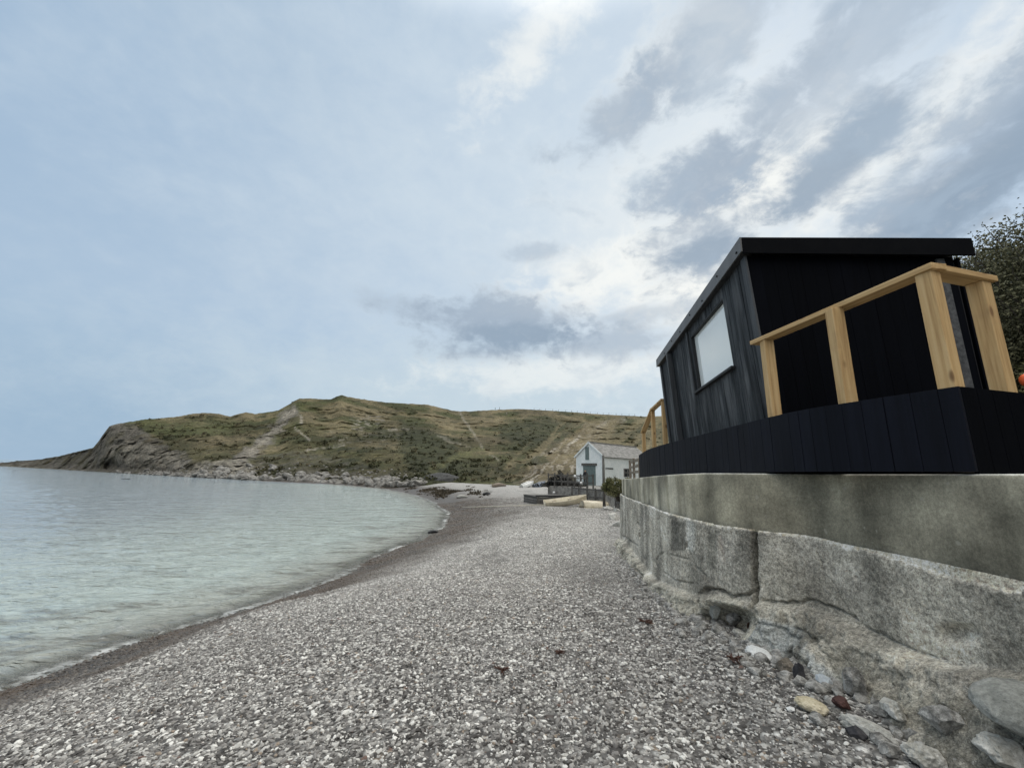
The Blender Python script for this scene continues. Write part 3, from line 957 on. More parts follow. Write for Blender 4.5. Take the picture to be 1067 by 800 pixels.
bc = lerp(np.broadcast_to(olive, BX.shape + (3,)).copy(), dry, sstep(-.2, .4, bn))
bc = lerp(bc, np.array([.19, .185, .17]), sstep(.5, 0, rise) * .8)
set_color(bk, bc.reshape(-1, 3))
tag(link('ground_bank', bk), kind='structure')

# ------------------------------------------------------------------ sea wall
def mat_concrete(name, lower):
    m, nt, b = new_mat(name)
    k = NB(nt)
    p = k.pos()
    col = k.attr('Col').outputs['Color']
    st = k.noise(k.scalev(p, (2.2, 2.2, .35)), 1.0, 5, .62)
    bl = k.noise(p, 1.6, 6, .62)
    fine = k.noise(p, 38, 5, .7)
    ag = k.vor(p, 75)
    col = k.mix(.5 if lower else .62, col, k.ramp(st, [(.3, .18), (.7, .82)]), 'OVERLAY')
    col = k.mix(.62, col, k.ramp(bl, [(.34, .15), (.66, .85)]), 'OVERLAY')
    col = k.mix(.5 if lower else .22, col, k.ramp(fine, [(.36, .05), (.64, .95)]), 'OVERLAY')
    grit = k.noise(p, 110, 3, .7)
    col = k.mix(.42 if lower else .2, col, k.ramp(grit, [(.36, .1), (.64, .9)]), 'OVERLAY')
    if lower:
        mott = k.noise(p, 13, 5, .7)
        col = k.mix(.22, col, k.ramp(mott, [(.34, .12), (.66, .88)]), 'OVERLAY')
        col = k.mix(k.step(k.noise(p, 70, 2), .62, .70, 0, .6), col, c4((.05, .048, .042)))
        col = k.mix(k.step(k.noise(p, 47, 2), .64, .72, 0, .55), col, c4((.42, .41, .38)))
    else:
        dots = k.noise(p, 16, 1, .4)
        col = k.mix(k.step(dots, .72, .78, 0, .6), col, c4((.36, .34, .28)))
        scr = k.noise(k.scalev(p, (3, 3, 9), (0, .5, .3)), 2.0, 6, .75, 1.5)
        col = k.mix(k.step(scr, .66, .74, 0, .35), col, c4((.36, .345, .30)))
    k.l(col, b.inputs['Base Color'])
    b.inputs['Roughness'].default_value = .9
    b.inputs['Specular IOR Level'].default_value = .25
    h = k.math('ADD', fine, k.math('MULTIPLY', bl, .8))
    if lower:
        h = k.math('ADD', h, k.math('MULTIPLY', mott, .5))
    k.l(k.bump(h, .75 if lower else .3, .02 if lower else .006), b.inputs['Normal'])
    return m

wall = thing('sea_wall', 'weathered concrete sea wall with a smooth upper band above a rough crumbling base', 'wall', (0, 0, 0))
# upper band
s, q, n = wall_pts(.03)
zt = wall_top(q[:, 1])
zl = np.full(len(s), EYE - .50) + .02 * fbm(np.stack([s * 1.2, 0 * s, 0 * s], -1), 3)
rows = [(-.38, None), (-.03, 0), (-.008, .006), (0, .022)] + [(0, t) for t in np.linspace(.06, .98, 22)] + [(-.0, 1.04)]
UP = []
for o_, t in rows:
    z = zt + .0 if t is None or t == 0 else zt + (zl - zt) * t
    UP.append(np.stack([q[:, 0] + n[:, 0] * o_, q[:, 1] + n[:, 1] * o_, z], -1))
UP = np.array(UP)
dsp = .007 * fbm(UP * 2.2, 4) + .003 * fbm(UP * 11, 3)
UP[1:, :, 0] += n[None, :, 0] * dsp[1:]; UP[1:, :, 1] += n[None, :, 1] * dsp[1:]
ux, uy = proj(UP)
base = np.broadcast_to(np.array([.315, .29, .215]), UP.shape).copy()
seg = np.floor(s / 1.9)
tone = 1 + .10 * np.sin(seg * 7.1) + .06 * fbm(np.stack([s * .8, 0 * s, 0 * s], -1), 3)
base *= tone[None, :, None]
base = lerp(base, np.array([.47, .44, .345]), sstep(-.05, .3, fbm(UP * np.array([1.7, 1.7, .6]) + 3, 4)) * sstep(5.0, 5.6, UP[..., 1]) * .75)
base = lerp(base, np.array([.245, .225, .172]), sstep(4.0, 2.6, UP[..., 1]) * .55)
base = lerp(base, np.array([.13, .125, .095]), sstep(-.0, .4, fbm(UP * np.array([1.2, 1.2, 1.0]) + 13, 4)) * .55)
# pale lip just under the timber and at the ledge
tt_ = (zt[None] - UP[..., 2]) / (zt - zl)[None]
base = lerp(base, np.array([.55, .54, .49]), sstep(.022, .008, np.abs(tt_ - .0)) * .8)
me = mesh_from('parapet', UP.reshape(-1, 3), grid_faces(UP.shape[0], UP.shape[1])[:, ::-1], mat_concrete('concrete_upper', False), True)
set_color(me, base.reshape(-1, 3))
link('parapet', me, wall)

# lower, eroded face
s, q, n = wall_pts(.014, 2.2)
nr = 140
ztop = EYE - .50 + .02 * fbm(np.stack([s * 1.2, 0 * s, 0 * s], -1), 3)
zb = 1.25
tv = np.linspace(0, 1, nr)
Z = ztop[None] + (zb - ztop[None]) * tv[:, None]
Qx, Qy = np.broadcast_to(q[:, 0], Z.shape), np.broadcast_to(q[:, 1], Z.shape)
P0 = np.stack([Qx, Qy, Z], -1)
ix, iy = proj(P0)
ix = np.where(Qy < 1.6, 1300, ix); 
CR = [(560, 530), (655, 562), (690, 603), (715, 612), (735, 621), (748, 616), (765, 618), (785, 626), (830, 624), (870, 634), (905, 650), (960, 678), (1067, 698), (1300, 720)]
cry = np.interp(ix, [p[0] for p in CR], [p[1] for p in CR])
below = (iy > cry) | (Qy < 1.6) & (Z < EYE - .95)
zc = np.where(below, Z, -9).max(0)                       # height at which the face breaks, column by column
zc = np.convolve(np.pad(zc, 20, 'edge'), np.ones(41) / 41, 'valid')
dn = np.maximum(zc[None] - Z, 0)
flare = np.interp(q[:, 1], [1, 3.6, 4.1, 4.6, 5.6, 8, 12], [.74, .72, .30, .16, .20, .14, .1])
off = .05 + .035 * (ztop[None] - Z)
lump = fbm(P0 * np.array([2.4, 2.4, 2.8]), 4)
off = off + .010 * fbm(P0 * 6, 4) + .009 * fbm(P0 * 22, 3) + .004 * ridged(P0 * 11, 3)
off = off + flare[None] * dn + sstep(0, .06, dn) * (.055 + .085 * lump + .055 * fbm(P0 * 8 + 5, 4) + .03 * ridged(P0 * 17, 3) + .05 * ridged(P0 * 5.5 + 8, 3))
off = off + sstep(.1, .5, dn) * sstep(4.2, 3.4, Qy) * (.07 * ridged(P0 * np.array([2.6, 2.6, 5]) + 2, 4))
# spalled upper edge
off = off - .006 * sstep(.03, .0, ztop[None] - Z) * sstep(-.1, .25, fbm(P0 * np.array([3, 3, 3]) + 7, 3))
def groove(poly, w, depth):
    global off
    jx = 5.0 * fbm(np.stack([ix * .05, iy * .05, 0 * ix], -1), 4)
    jw = np.clip(.9 + .8 * fbm(np.stack([ix * .09, iy * .09, 0 * ix + 4], -1), 3), .45, 1.5)
    d = seg_dist(ix + jx, iy + jx * .7, poly)
    off = off - .8 * depth * jw * sstep(w * .8 * jw, w * .2, d)
jd = seg_dist(ix + 1.2 * fbm(np.stack([ix * .1, iy * .1, 0 * ix], -1), 3), iy, [(788, 540), (790, 580), (793, 629)])
joint = sstep(3.8, 2.4, jd)
off = off - .075 * joint
groove([(736, 619), (746, 613), (760, 615), (770, 622), (785, 618), (792, 612)], 3.0, .10)
groove([(700, 598), (712, 606), (730, 608)], 1.6, .03)
groove([(705, 578), (722, 582), (721, 565), (730, 590), (742, 600)], 1.4, .03)
groove([(800, 624), (822, 626), (850, 624), (880, 634), (902, 645)], 2.6, .07)
groove([(838, 648), (860, 655), (885, 670), (920, 690)], 2.2, .05)
groove([(795, 642), (822, 648), (855, 662), (905, 700), (942, 748)], 2.4, .05)
groove([(798, 672), (826, 690), (862, 714)], 2.4, .05)
groove([(905, 650), (950, 672), (1000, 690), (1067, 706)], 1.8, .035)
groove([(855, 560), (862, 590), (880, 615), (895, 640)], 1.0, .02)
groove([(668, 545), (669, 558)], 1.5, .06); groove([(676, 550), (676, 556)], 1.3, .05)
groove([(655, 560), (668, 568), (678, 585)], 2.0, .06)
groove([(695, 575), (690, 586), (694, 600)], 1.5, .03)
cav = np.exp(-(((ix - 768) / 27) ** 2 + ((iy - 648) / 17) ** 2) ** 2)
off = off - .30 * cav
hole = np.exp(-(((ix - 1008) / 22) ** 2 + ((iy - 660) / 10) ** 2) ** 2)
off = off - .05 * hole
slab = soft_poly(ix, iy, [(806, 640), (850, 650), (905, 690), (960, 720), (930, 745), (860, 712), (800, 672)], 2)
off = off + .035 * slab * (1 - .6 * sstep(.0, .3, lump))
lw_ = np.interp(ix, [850, 930, 1000, 1300], [.0, .03, .075, .09]) * (1 + .8 * fbm(P0 * np.array([5, 5, 3]) + 2, 4)) + .02 * fbm(P0 * 18, 3)
off = off - .022 * sstep(.006, -.006, (ztop[None] - Z) - lw_)
P1 = P0.copy()
P1[..., 0] += n[None, :, 0] * off; P1[..., 1] += n[None, :, 1] * off
P1[..., 2] += sstep(.02, .2, dn) * .03 * fbm(P0 * 5 + 31, 3)
C = np.broadcast_to(np.array([.385, .358, .298]), P1.shape).copy()
sec = np.floor(s / .62)
C *= (1 + .10 * np.sin(sec * 12.9 + 1.3) + .04 * np.sin(sec * 5.1))[None, :, None] ** sstep(4.0, 4.4, Qy)[..., None]
C = lerp(C, np.array([.53, .50, .43]), sstep(-.05, .35, fbm(P0 * 1.6 + 21, 4)) * .7)
C = lerp(C, np.array([.25, .238, .20]), sstep(.0, .4, fbm(P0 * np.array([2.6, 2.6, .8]) + 41, 4)) * .7)
C = lerp(C, np.array([.43, .41, .335]), sstep(0, .08, dn) * sstep(3.9, 4.4, Qy) * .6)
C = lerp(C, np.array([.50, .50, .46]), soft_poly(ix, iy, [(719, 540), (729, 542), (728, 575), (720, 572)], 2.5) * .6)
C = lerp(C, np.array([.12, .117, .10]), soft_poly(ix, iy, [(705, 542), (719, 544), (720, 573), (704, 574)], 1.5) * .7)
C = lerp(C, np.array([.135, .132, .105]), soft_poly(ix, iy, [(742, 552), (752, 553), (752, 592), (742, 594)], 2) * .6)
C = lerp(C, np.array([.235, .25, .245]), slab * .75)
C = lerp(C, np.array([.09, .085, .065]), joint * .8)
C = lerp(C, np.array([.085, .07, .05]), hole * np.clip(.6 + lump, 0, 1))
lw = np.interp(ix, [640, 720, 850, 930, 1000, 1067, 1300], [.022, .022, .022, .03, .075, .085, .09])
lw = lw * (1 + .8 * fbm(P0 * np.array([5, 5, 3]) + 2, 4)) + .02 * fbm(P0 * 18, 3)
ledge = sstep(.004, -.004, (ztop[None] - Z) - lw)
C = lerp(C, np.array([.66, .625, .54]), ledge * .95)
C = lerp(C, np.array([.13, .125, .10]), sstep(.05, .3, ridged(P0 * np.array([3, 3, 7]) + 9, 4) - .2) * sstep(.02, .2, dn) * sstep(4.2, 3.6, Qy) * .6)
me = mesh_from('wall_face', P1.reshape(-1, 3), grid_faces(nr, len(s))[:, ::-1], mat_concrete('concrete_lower', True), True)
set_color(me, np.clip(C, .02, .7).reshape(-1, 3))
link('wall_face', me, wall)
# back of the wall so it is a solid
sB, qB, nB = wall_pts(.2)
bb = []
for z in (None, 1.3):
    for p_, n_ in zip(qB, nB):
        bb.append((p_[0] - n_[0] * .38, p_[1] - n_[1] * .38, wall_top(p_[1]) if z is None else z))
link('wall_back', mesh_from('wall_back', np.array(bb), grid_faces(2, len(qB)), M['grey_rock']), wall)

WPX, WPY = proj(P1)
WPX = np.where(Qy < 1.2, -999, WPX)
def seen(px, py, lift=.0):
    d2 = (WPX - px) ** 2 + (WPY - py) ** 2
    i = np.unravel_index(np.argmin(d2), d2.shape)
    g = np.array(on_beach(px, py))
    p = P1[i] if d2[i] < 9 and P1[i][1] < g[1] else g
    v = CAM - p; v /= np.linalg.norm(v)
    return p + v * lift * .5 + np.array([0, 0, lift])

# ------------------------------------------------------------------ timber deck skirt on the wall
SK = [(2.80, 2.46), (2.66, 3.0), (2.56, 3.45), (2.57, 4.1), (2.68, 5.2), (2.82, 6.6), (2.98, 8.0), (3.22, 9.6), (3.62, 11.5)]
deck = thing('deck', 'black stained timber deck skirting standing on top of the concrete sea wall', 'deck', (0, 0, 0))
SKA = np.array(SK)
sks = np.concatenate([[0], np.cumsum(np.linalg.norm(np.diff(SKA, axis=0), axis=1))])
def sk_at(s_):
    # smooth interpolation
    i = int(np.clip(np.searchsorted(sks, s_) - 1, 0, len(SKA) - 2))
    t = (s_ - sks[i]) / (sks[i + 1] - sks[i])
    p0, p1, p2, p3 = SKA[max(i - 1, 0)], SKA[i], SKA[i + 1], SKA[min(i + 2, len(SKA) - 1)]
    return .5 * ((2 * p1) + (-p0 + p2) * t + (2 * p0 - 5 * p1 + 4 * p2 - p3) * t * t + (-p0 + 3 * p1 - 3 * p2 + p3) * t ** 3)
SKT = .60
def skirt_top(y): return EYE + np.interp(y, [2, 9, 11.5], [SKT, SKT, SKT - .04])
m = MB()
s_ = 0.0
r_ = random.Random(4)
while s_ < sks[-1] - .14:
    w = .142
    a, b = sk_at(s_ + .0015), sk_at(s_ + w - .0015)
    d = (b - a) / np.linalg.norm(b - a); nn_ = np.array([-d[1], d[0]])
    pr = r_.uniform(0, .004)
    z0a, z1a = wall_top(a[1]) + .012, skirt_top(a[1])
    o_, i_ = nn_ * pr, -nn_ * .022
    m.hexa([(*(a + o_), z0a), (*(b + o_), z0a), (*(b + i_), z0a), (*(a + i_), z0a), (*(a + o_), z1a), (*(b + o_), z1a), (*(b + i_), z1a), (*(a + i_), z1a)], r_.uniform(.15, .85))
    s_ += w
m.build('sea_skirt', M['skirt_boards'], deck, bevel=.002)
m = MB()
ED = np.array([.97, .24]); EN = np.array([.24, -.97])
x_ = .024
while x_ < 3.4:
    q0 = np.array(SK[0]) + ED * x_; q1 = q0 + ED * .138
    zz0 = wall_top(2.4) - .03 if q1[0] < 3.2 else 3.2
    zz1 = EYE + SKT
    m.hexa([(*(q0 - EN * .022), zz0), (*q0, zz0), (*q1, zz0), (*(q1 - EN * .022), zz0), (*(q0 - EN * .022), zz1), (*q0, zz1), (*q1, zz1), (*(q1 - EN * .022), zz1)], r_.uniform(.1, .5))
    x_ += .142
m.build('end_skirt', M['black_boards'], deck, bevel=.002)
m = MB()
fl = [sk_at(t) for t in np.linspace(1.0, sks[-1] - .1, 30)]
for a, b in zip(fl[:-1], fl[1:]):
    m.hexa([(a[0] + .06, a[1] + .03, 3.50), (6.2, a[1] + .03, 3.50), (6.2, b[1] + .03, 3.50), (b[0] + .06, b[1] + .03, 3.50), (a[0] + .06, a[1] + .03, 3.55), (6.2, a[1] + .03, 3.55), (6.2, b[1] + .03, 3.55), (b[0] + .06, b[1] + .03, 3.55)])
m.build('deck_floor', M['grey_wood'], deck)

# ------------------------------------------------------------------ pine railing
rail = thing('railing', 'new pale pine railing with thick posts round the near end of the black deck', 'railing', (0, 0, 0))
def on_skirt(px):
    best = min(np.linspace(0, sks[-1], 1200), key=lambda t: abs(proj(np.array([*sk_at(t), EYE + SKT]))[0] - px))
    return sk_at(best)
CAPZ = EYE + 1.405
pA, pB = on_skirt(800.0), on_skirt(875.0)
p3 = np.array([SK[0][0], SK[0][1]]) + ED * .035 + np.array([.0, .062])
p4 = p3 + ED * .50
pts = [(pA[0] + .072, pA[1]), (pB[0] + .072, pB[1]), tuple(p3), tuple(p4)]
PW = .092
for i, (x, y) in enumerate(pts):
    tw = (1, -.1, 0) if i < 2 else (ED[0], ED[1], 0)
    beam_obj('post', (x, y, EYE + .12), (x, y, CAPZ - .001), PW, PW, M['pine'], rail, twist=tw, bevel=.005)
d01 = Vector((pts[2][0] - pts[0][0], pts[2][1] - pts[0][1], 0)).normalized()
capA = Vector((pts[0][0], pts[0][1], CAPZ + .021)) - d01 * .16
capB = Vector((pts[2][0], pts[2][1], CAPZ + .021)) + d01 * .075
beam_obj('cap_rail', capA, capB, .125, .042, M['pine'], rail, bevel=.004)
e3 = Vector((ED[0], ED[1], 0))
beam_obj('cap_rail', Vector((pts[2][0], pts[2][1], CAPZ + .0215)) + e3 * .068 - Vector((0, .005, 0)), Vector((pts[3][0], pts[3][1], CAPZ + .0215)) + e3 * .085 - Vector((0, .005, 0)), .125, .042, M['pine'], rail, bevel=.004)
for q_ in pts: print('post', [round(float(t), 1) for t in (*proj(np.array([q_[0], q_[1], CAPZ])), *proj(np.array([q_[0], q_[1], EYE + SKT])))])

# ------------------------------------------------------------------ black cabin
cab = thing('cabin', 'small black timber beach cabin with a flat roof standing on the sea wall deck', 'cabin', (0, 0, 0))
u = np.array([.765, 4.60]); CL = np.linalg.norm(u); u /= CL; CL *= 1.06
v = np.array([u[1], -u[0]])
NF = np.array([2.825, 4.208])                 # foot of the near sea-side corner
LEAN = .065                                  # the sea wall leans out
CW = 1.94
ZB, ZE = EYE + .16, EYE + 2.505
def cp(a, b, z):
    """a along the cabin, b across from the sea wall, z up; includes the lean of the sea wall"""
    sh = -LEAN * (z - ZB) * (1 - b / CW)
    p = NF + u * a + v * (b + sh)
    return (p[0], p[1], z)
def wall_boards(name, mat, a0, a1, b0, b1, z0, z1f, bw, hole=None, th=.02):
    mm = MB()
    L = math.hypot(a1 - a0, b1 - b0)
    nb = int(L / bw)
    rr = random.Random(name)
    for i in range(nb):
        gp = .0008 if 'black' in mat.name else .0025
        t0, t1 = (i * bw + gp) / L, min((i + 1) * bw - gp, L) / L
        da, db = (a1 - a0) / L, (b1 - b0) / L
        na, nb_ = -db, da                      # inward
        if abs(da) > .5: na, nb_ = 0, 1
        else: na, nb_ = 1, 0
        out = rr.uniform(0, .005)
        def quad(zl_, zh_):
            pts_ = []
            for z_ in (zl_, zh_):
                for (tt2, dd) in ((t0, -out), (t1, -out), (t1, th), (t0, th)):
                    zz = z_(a0 + (a1 - a0) * tt2, b0 + (b1 - b0) * tt2) if callable(z_) else z_
                    pts_.append(cp(a0 + (a1 - a0) * tt2 + na * dd, b0 + (b1 - b0) * tt2 + nb_ * dd, zz))
            mm.hexa(pts_, tn_)
        tn_ = rr.uniform(.05, .95)
        am = a0 + (a1 - a0) * (t0 + t1) / 2
        if hole and hole[0] < am < hole[1]:
            quad(z0, hole[2]); quad(hole[3], z1f)
        else:
            quad(z0, z1f)
    return mm.build(name, mat, cab, bevel=.0015)
def inv(px, py):
    """pixel on the sea wall -> (a, z)"""
    rv = ray(px, py)
    best = None
    lo, hi = 0.0, CL
    for _ in range(60):
        mid = (lo + hi) / 2
        # distance along the ray to the plane a=mid... solve by sampling x/y ratio
        z_ = EYE + 1.2
        for _k in range(6):
            p_ = cp(mid, 0, z_)
            z_ = EYE + rv[2] / rv[1] * p_[1]
        if p_[0] / p_[1] > rv[0] / rv[1]: lo = mid
        else: hi = mid
    return mid, z_
wTL, wTR, wBR, wBL = inv(724, 348), inv(756.5, 315), inv(761.5, 377), inv(726, 401)
WA0, WA1 = (wTR[0] + wBR[0]) / 2, (wTL[0] + wBL[0]) / 2
WZ0, WZ1 = (wBR[1] + wBL[1]) / 2 - .10, (wTR[1] + wTL[1]) / 2 + .07
WA1 += .13; WA0 += .0
print('window', WA0, WA1, WZ0 - EYE, WZ1 - EYE)
OV = .09
zcl = lambda a, b: ZE + .02 - .085 * b
wall_boards('sea_cladding', M['sea_boards'], .02, CL, 0, 0, ZB, ZE + .02, .118, (WA0, WA1, WZ0, WZ1))
wall_boards('near_cladding', M['black_boards'], 0, 0, .0, CW, ZB, zcl, .125)
wall_boards('far_cladding', M['black_boards'], CL - .02, CL - .02, .0, CW, ZB, zcl, .125)
wall_boards('rear_cladding', M['black_boards'], 0, CL, CW - .02, CW - .02, ZB, zcl, .125)
# dark lining behind the boards
mm = MB()
for (a0, a1, b0, b1) in ((.03, CL - .03, .026, .032), (.03, .036, .03, CW - .03),):
    if a1 - a0 > 1:
        for (q0, q1, z0, z1) in ((a0, WA0, ZB, ZE), (WA1, a1, ZB, ZE), (WA0, WA1, ZB, WZ0), (WA0, WA1, WZ1, ZE)):
            mm.hexa([cp(q0, b0, z0), cp(q1, b0, z0), cp(q1, b1, z0), cp(q0, b1, z0), cp(q0, b0, z1), cp(q1, b0, z1), cp(q1, b1, z1), cp(q0, b1, z1)])
    else:
        mm.hexa([cp(a0, b0, ZB), cp(a1, b0, ZB), cp(a1, b1, ZB), cp(a0, b1, ZB), cp(a0, b0, ZE), cp(a1, b0, ZE), cp(a1, b1, ZE), cp(a0, b1, ZE)])
mm.build('lining', M['dark'], cab)
def strip(mm, a0, a1, b0, b1, z0, z1, tone=.5):
    mm.hexa([cp(a0, b0, z0), cp(a1, b0, z0), cp(a1, b1, z0), cp(a0, b1, z0), cp(a0, b0, z1), cp(a1, b0, z1), cp(a1, b1, z1), cp(a0, b1, z1)], tone)
# corner boards and the fin on the sea wall
mm = MB(); strip(mm, -.03, .10, -.03, -.007, ZB, ZE, .7); mm.build('corner_board', M['trim_grey'], cab, bevel=.003)
mm = MB(); strip(mm, CL - .10, CL + .03, -.035, -.007, ZB, ZE, .6); mm.build('corner_board', M['trim_grey'], cab, bevel=.003)
fa = inv(704, 400)[0]
mm = MB(); strip(mm, fa - .04, fa + .05, -.10, -.007, ZB, ZE, .75); mm.build('fin_post', M['trim_grey'], cab, bevel=.003)
fa2 = WA1 + .10
mm = MB(); strip(mm, fa2 - .03, fa2 + .03, -.032, -.007, WZ0 - .04, ZE, .5); mm.build('batten', M['trim_grey'], cab, bevel=.003)
# pale upright batten on the near end
mm = MB(); strip(mm, -.03, -.007, 1.72, 1.79, ZB, ZE - .16, .9); mm.build('door_batten', mat_rough('batten_grey', (.045, .047, .05), (.10, .102, .105), 25, .8, .4, .004), cab, bevel=.002)
# roof, fascias
mm = MB()
R0, R1 = -OV, CW + .06
def rp(a, b, z):
    p = NF + u * a + v * (b - LEAN * (ZE - ZB) * (1 - max(b, 0) / CW))
    return (p[0], p[1], z - RS * (b + OV))
A0, A1 = -.10, CL + .12
RS = .085
print('fascia', proj(np.array(rp(A0, R0, ZE + .2))), proj(np.array(rp(A0, R1, ZE + .2))), proj(np.array(rp(A1, R0, ZE + .2))), 'want 772,247 1015,250 686,373')
mm.hexa([rp(A0 + .02, R0 + .02, ZE + .14), rp(A1 - .02, R0 + .02, ZE + .14), rp(A1 - .02, R1 - .02, ZE + .14), rp(A0 + .02, R1 - .02, ZE + .14),
         rp(A0 + .02, R0 + .02, ZE + .185), rp(A1 - .02, R0 + .02, ZE + .185), rp(A1 - .02, R1 - .02, ZE + .185), rp(A0 + .02, R1 - .02, ZE + .185)])
mm.build('roof', M['roof_metal'], cab, bevel=.004)
mm = MB()
mm.hexa([rp(A0, R0, ZE + .02), rp(A1, R0, ZE + .02), rp(A1, R0 + .018, ZE + .02), rp(A0, R0 + .018, ZE + .02), rp(A0, R0, ZE + .20), rp(A1, R0, ZE + .20), rp(A1, R0 + .018, ZE + .20), rp(A0, R0 + .018, ZE + .20)])
fs_ = mm.build('sea_fascia', mat_simple('fascia_grey', (.085, .085, .086), .5, 0, .45, .2, 5), cab, bevel=.003)
mm = MB()
for i in range(7):
    p = Vector(rp(A0 + .12 + i * .68, R0 - .004, ZE + .12 if i % 2 else ZE + .07))
    mm.box(p, (.014, .02, .02))
mm.build('screw', M['screw'], fs_)
mm = MB()
mm.hexa([rp(A0, R0 + .021, ZE + .0), rp(A0 + .02, R0 + .021, ZE + .0), rp(A0 + .02, R1, ZE + .0), rp(A0, R1, ZE + .0), rp(A0, R0 + .021, ZE + .199), rp(A0 + .02, R0 + .021, ZE + .199), rp(A0 + .02, R1, ZE + .199), rp(A0, R1, ZE + .199)])
mm.build('end_fascia', M['dark_fascia'], cab, bevel=.003)
mm = MB()
mm.hexa([rp(A0 + .025, R0 + .022, ZE + .022), rp(A1 - .03, R0 + .022, ZE + .022), rp(A1 - .03, .05, ZE + .022), rp(A0 + .025, .05, ZE + .022), rp(A0 + .025, R0 + .022, ZE + .034), rp(A1 - .03, R0 + .022, ZE + .034), rp(A1 - .03, .05, ZE + .034), rp(A0 + .025, .05, ZE + .034)])
mm.build('soffit', M['dark'], cab)
# window: frame, pale pane, sill
mm = MB()
for (a0, a1, z0, z1) in ((WA0 - .001, WA0 + .018, WZ0, WZ1), (WA1 - .04, WA1 + .001, WZ0, WZ1), (WA0 + .018, WA1 - .04, WZ1 - .02, WZ1), (WA0 + .018, WA1 - .04, WZ0, WZ0 + .015)):
    strip(mm, a0, a1, .0, .075, z0, z1)
wf = mm.build('window', M['dark'], cab, bevel=.002)
mm = MB(); strip(mm, WA0 + .018, WA1 - .04, .052, .06, WZ0 + .015, WZ1 - .02)
mpane, nt, b = new_mat('pane')
k = NB(nt)
g = k.noise(k.coord('Object'), 1.1, 2)
k.l(k.mix(g, c4((.80, .84, .81)), c4((.86, .88, .86))), b.inputs['Base Color'])
b.inputs['Roughness'].default_value = .04; b.inputs['IOR'].default_value = 1.52; b.inputs['Coat Weight'].default_value = .25; b.inputs['Coat Roughness'].default_value = .02
mm.build('pane', mpane, wf)
mm = MB(); strip(mm, WA0 - .05, WA1 + .05, -.055, .03, WZ0 - .035, WZ0 - .002); mm.build('sill', M['dark'], wf, bevel=.003)

# ------------------------------------------------------------------ far railing of the deck (steps going down)
fr = thing('handrail', 'pale pine handrail sloping down the far end of the black deck', 'handrail', (0, 0, 0))
fp = [at_y(691, 418, 9.3), at_y(680, 428, 10.3), at_y(670.5, 451, 11.4)]
for i, p in enumerate(fp):
    beam_obj('post', (p[0], p[1], EYE + .05), (p[0], p[1], p[2]), .085, .085, M['pine'], fr, twist=(1, 0, 0))
for a, b in zip(fp[:-1], fp[1:]):
    d = (Vector(b) - Vector(a)).normalized()
    beam_obj('cap_rail', Vector(a) - d * .05 + Vector((0, 0, .03)), Vector(b) + d * .05 + Vector((0, 0, .03)), .13, .04, M['pine'], fr)

# ------------------------------------------------------------------ shrubs
def shrub(name, label, cat, base, size, nclump, nleaf, leaf, mat, seed, ntwig=30, twig_len=1.0, lean=(0, 0)):
    r = random.Random(seed)
    t = thing(name, label, cat, base)
    cs, rs, tn = [], [], []
    st = MB()
    for i in range(nclump):
        a, e = r.uniform(0, 2 * PI), r.uniform(.05, 1) ** .7
        rad = r.uniform(.35, 1) ** .5
        c = Vector((math.cos(a) * rad * size[0] * math.sqrt(max(0, 1 - (e - .35) ** 2)), math.sin(a) * rad * size[1] * math.sqrt(max(0, 1 - (e - .35) ** 2)), e * size[2]))
        c += Vector((lean[0] * e, lean[1] * e, 0))
        cs.append(c[:]); rs.append(r.uniform(.12, .26) * min(size)); tn.append(r.uniform(.15, .85))
        if i % 3 == 0:
            mid = Vector((c.x * .35, c.y * .35, c.z * .5)) + Vector((r.uniform(-.1, .1), r.uniform(-.1, .1), 0))
            st.tube([(r.uniform(-.1, .1), r.uniform(-.1, .1), -.15), mid, c], [.03 * size[2] / 2, .016 * size[2] / 2, .006 * size[2] / 2], 5)
    for i in range(ntwig):
        c = Vector(r.choice(cs))
        d = Vector((c.x, c.y, c.z * .6 + size[2] * .35)).normalized()
        L = r.uniform(.4, 1) * twig_len
        p1 = c + d * L * .5 + Vector((r.uniform(-.1, .1), r.uniform(-.1, .1), r.uniform(0, .1))) * L
        p2 = c + d * L + Vector((r.uniform(-.2, .2), r.uniform(-.2, .2), r.uniform(-.05, .25))) * L
        st.tube([c, p1, p2], [.007, .005, .002], 4)
        for q in range(3):
            f0 = c.lerp(p2, r.uniform(.3, .95))
            st.tube([f0, f0 + Vector((r.uniform(-1, 1), r.uniform(-1, 1), r.uniform(0, 1))) * .22 * L], [.004, .0015], 3)
    V, Fq, tone = leaf_cloud(cs, rs, nleaf, leaf, .85, np.array(tn), seed)
    me = mesh_from('foliage', V, Fq, mat); set_float(me, 'tone', tone)
    link('foliage', me, t)
    st.build('stem', M['twig'], t)
    return t
bz = 3.4
shrub('hawthorn_bush', 'tall wind-bent scrubby bush rising on the bank behind the right end of the cabin', 'bush', (7.75, 4.75, bz), (1.9, 1.9, 3.4), 1500, 150, .020, M['leaf_hedge'], 21, 520, .42, (.3, 0))
shrub('bramble_bush', 'lower tangled bush beside the tall bush at the right edge', 'bush', (6.6, 4.2, bz), (.9, .9, 1.5), 120, 60, .028, M['leaf_bush'], 22, 40, .35)
pb = at_y(645, 518, 15.5)
shrub('shore_bush', 'rounded olive green bush growing at the far end of the sea wall', 'bush', (pb[0], pb[1], pb[2]), (.60, .5, .66), 170, 110, .020, M['leaf_bush'], 23, 60, .2)
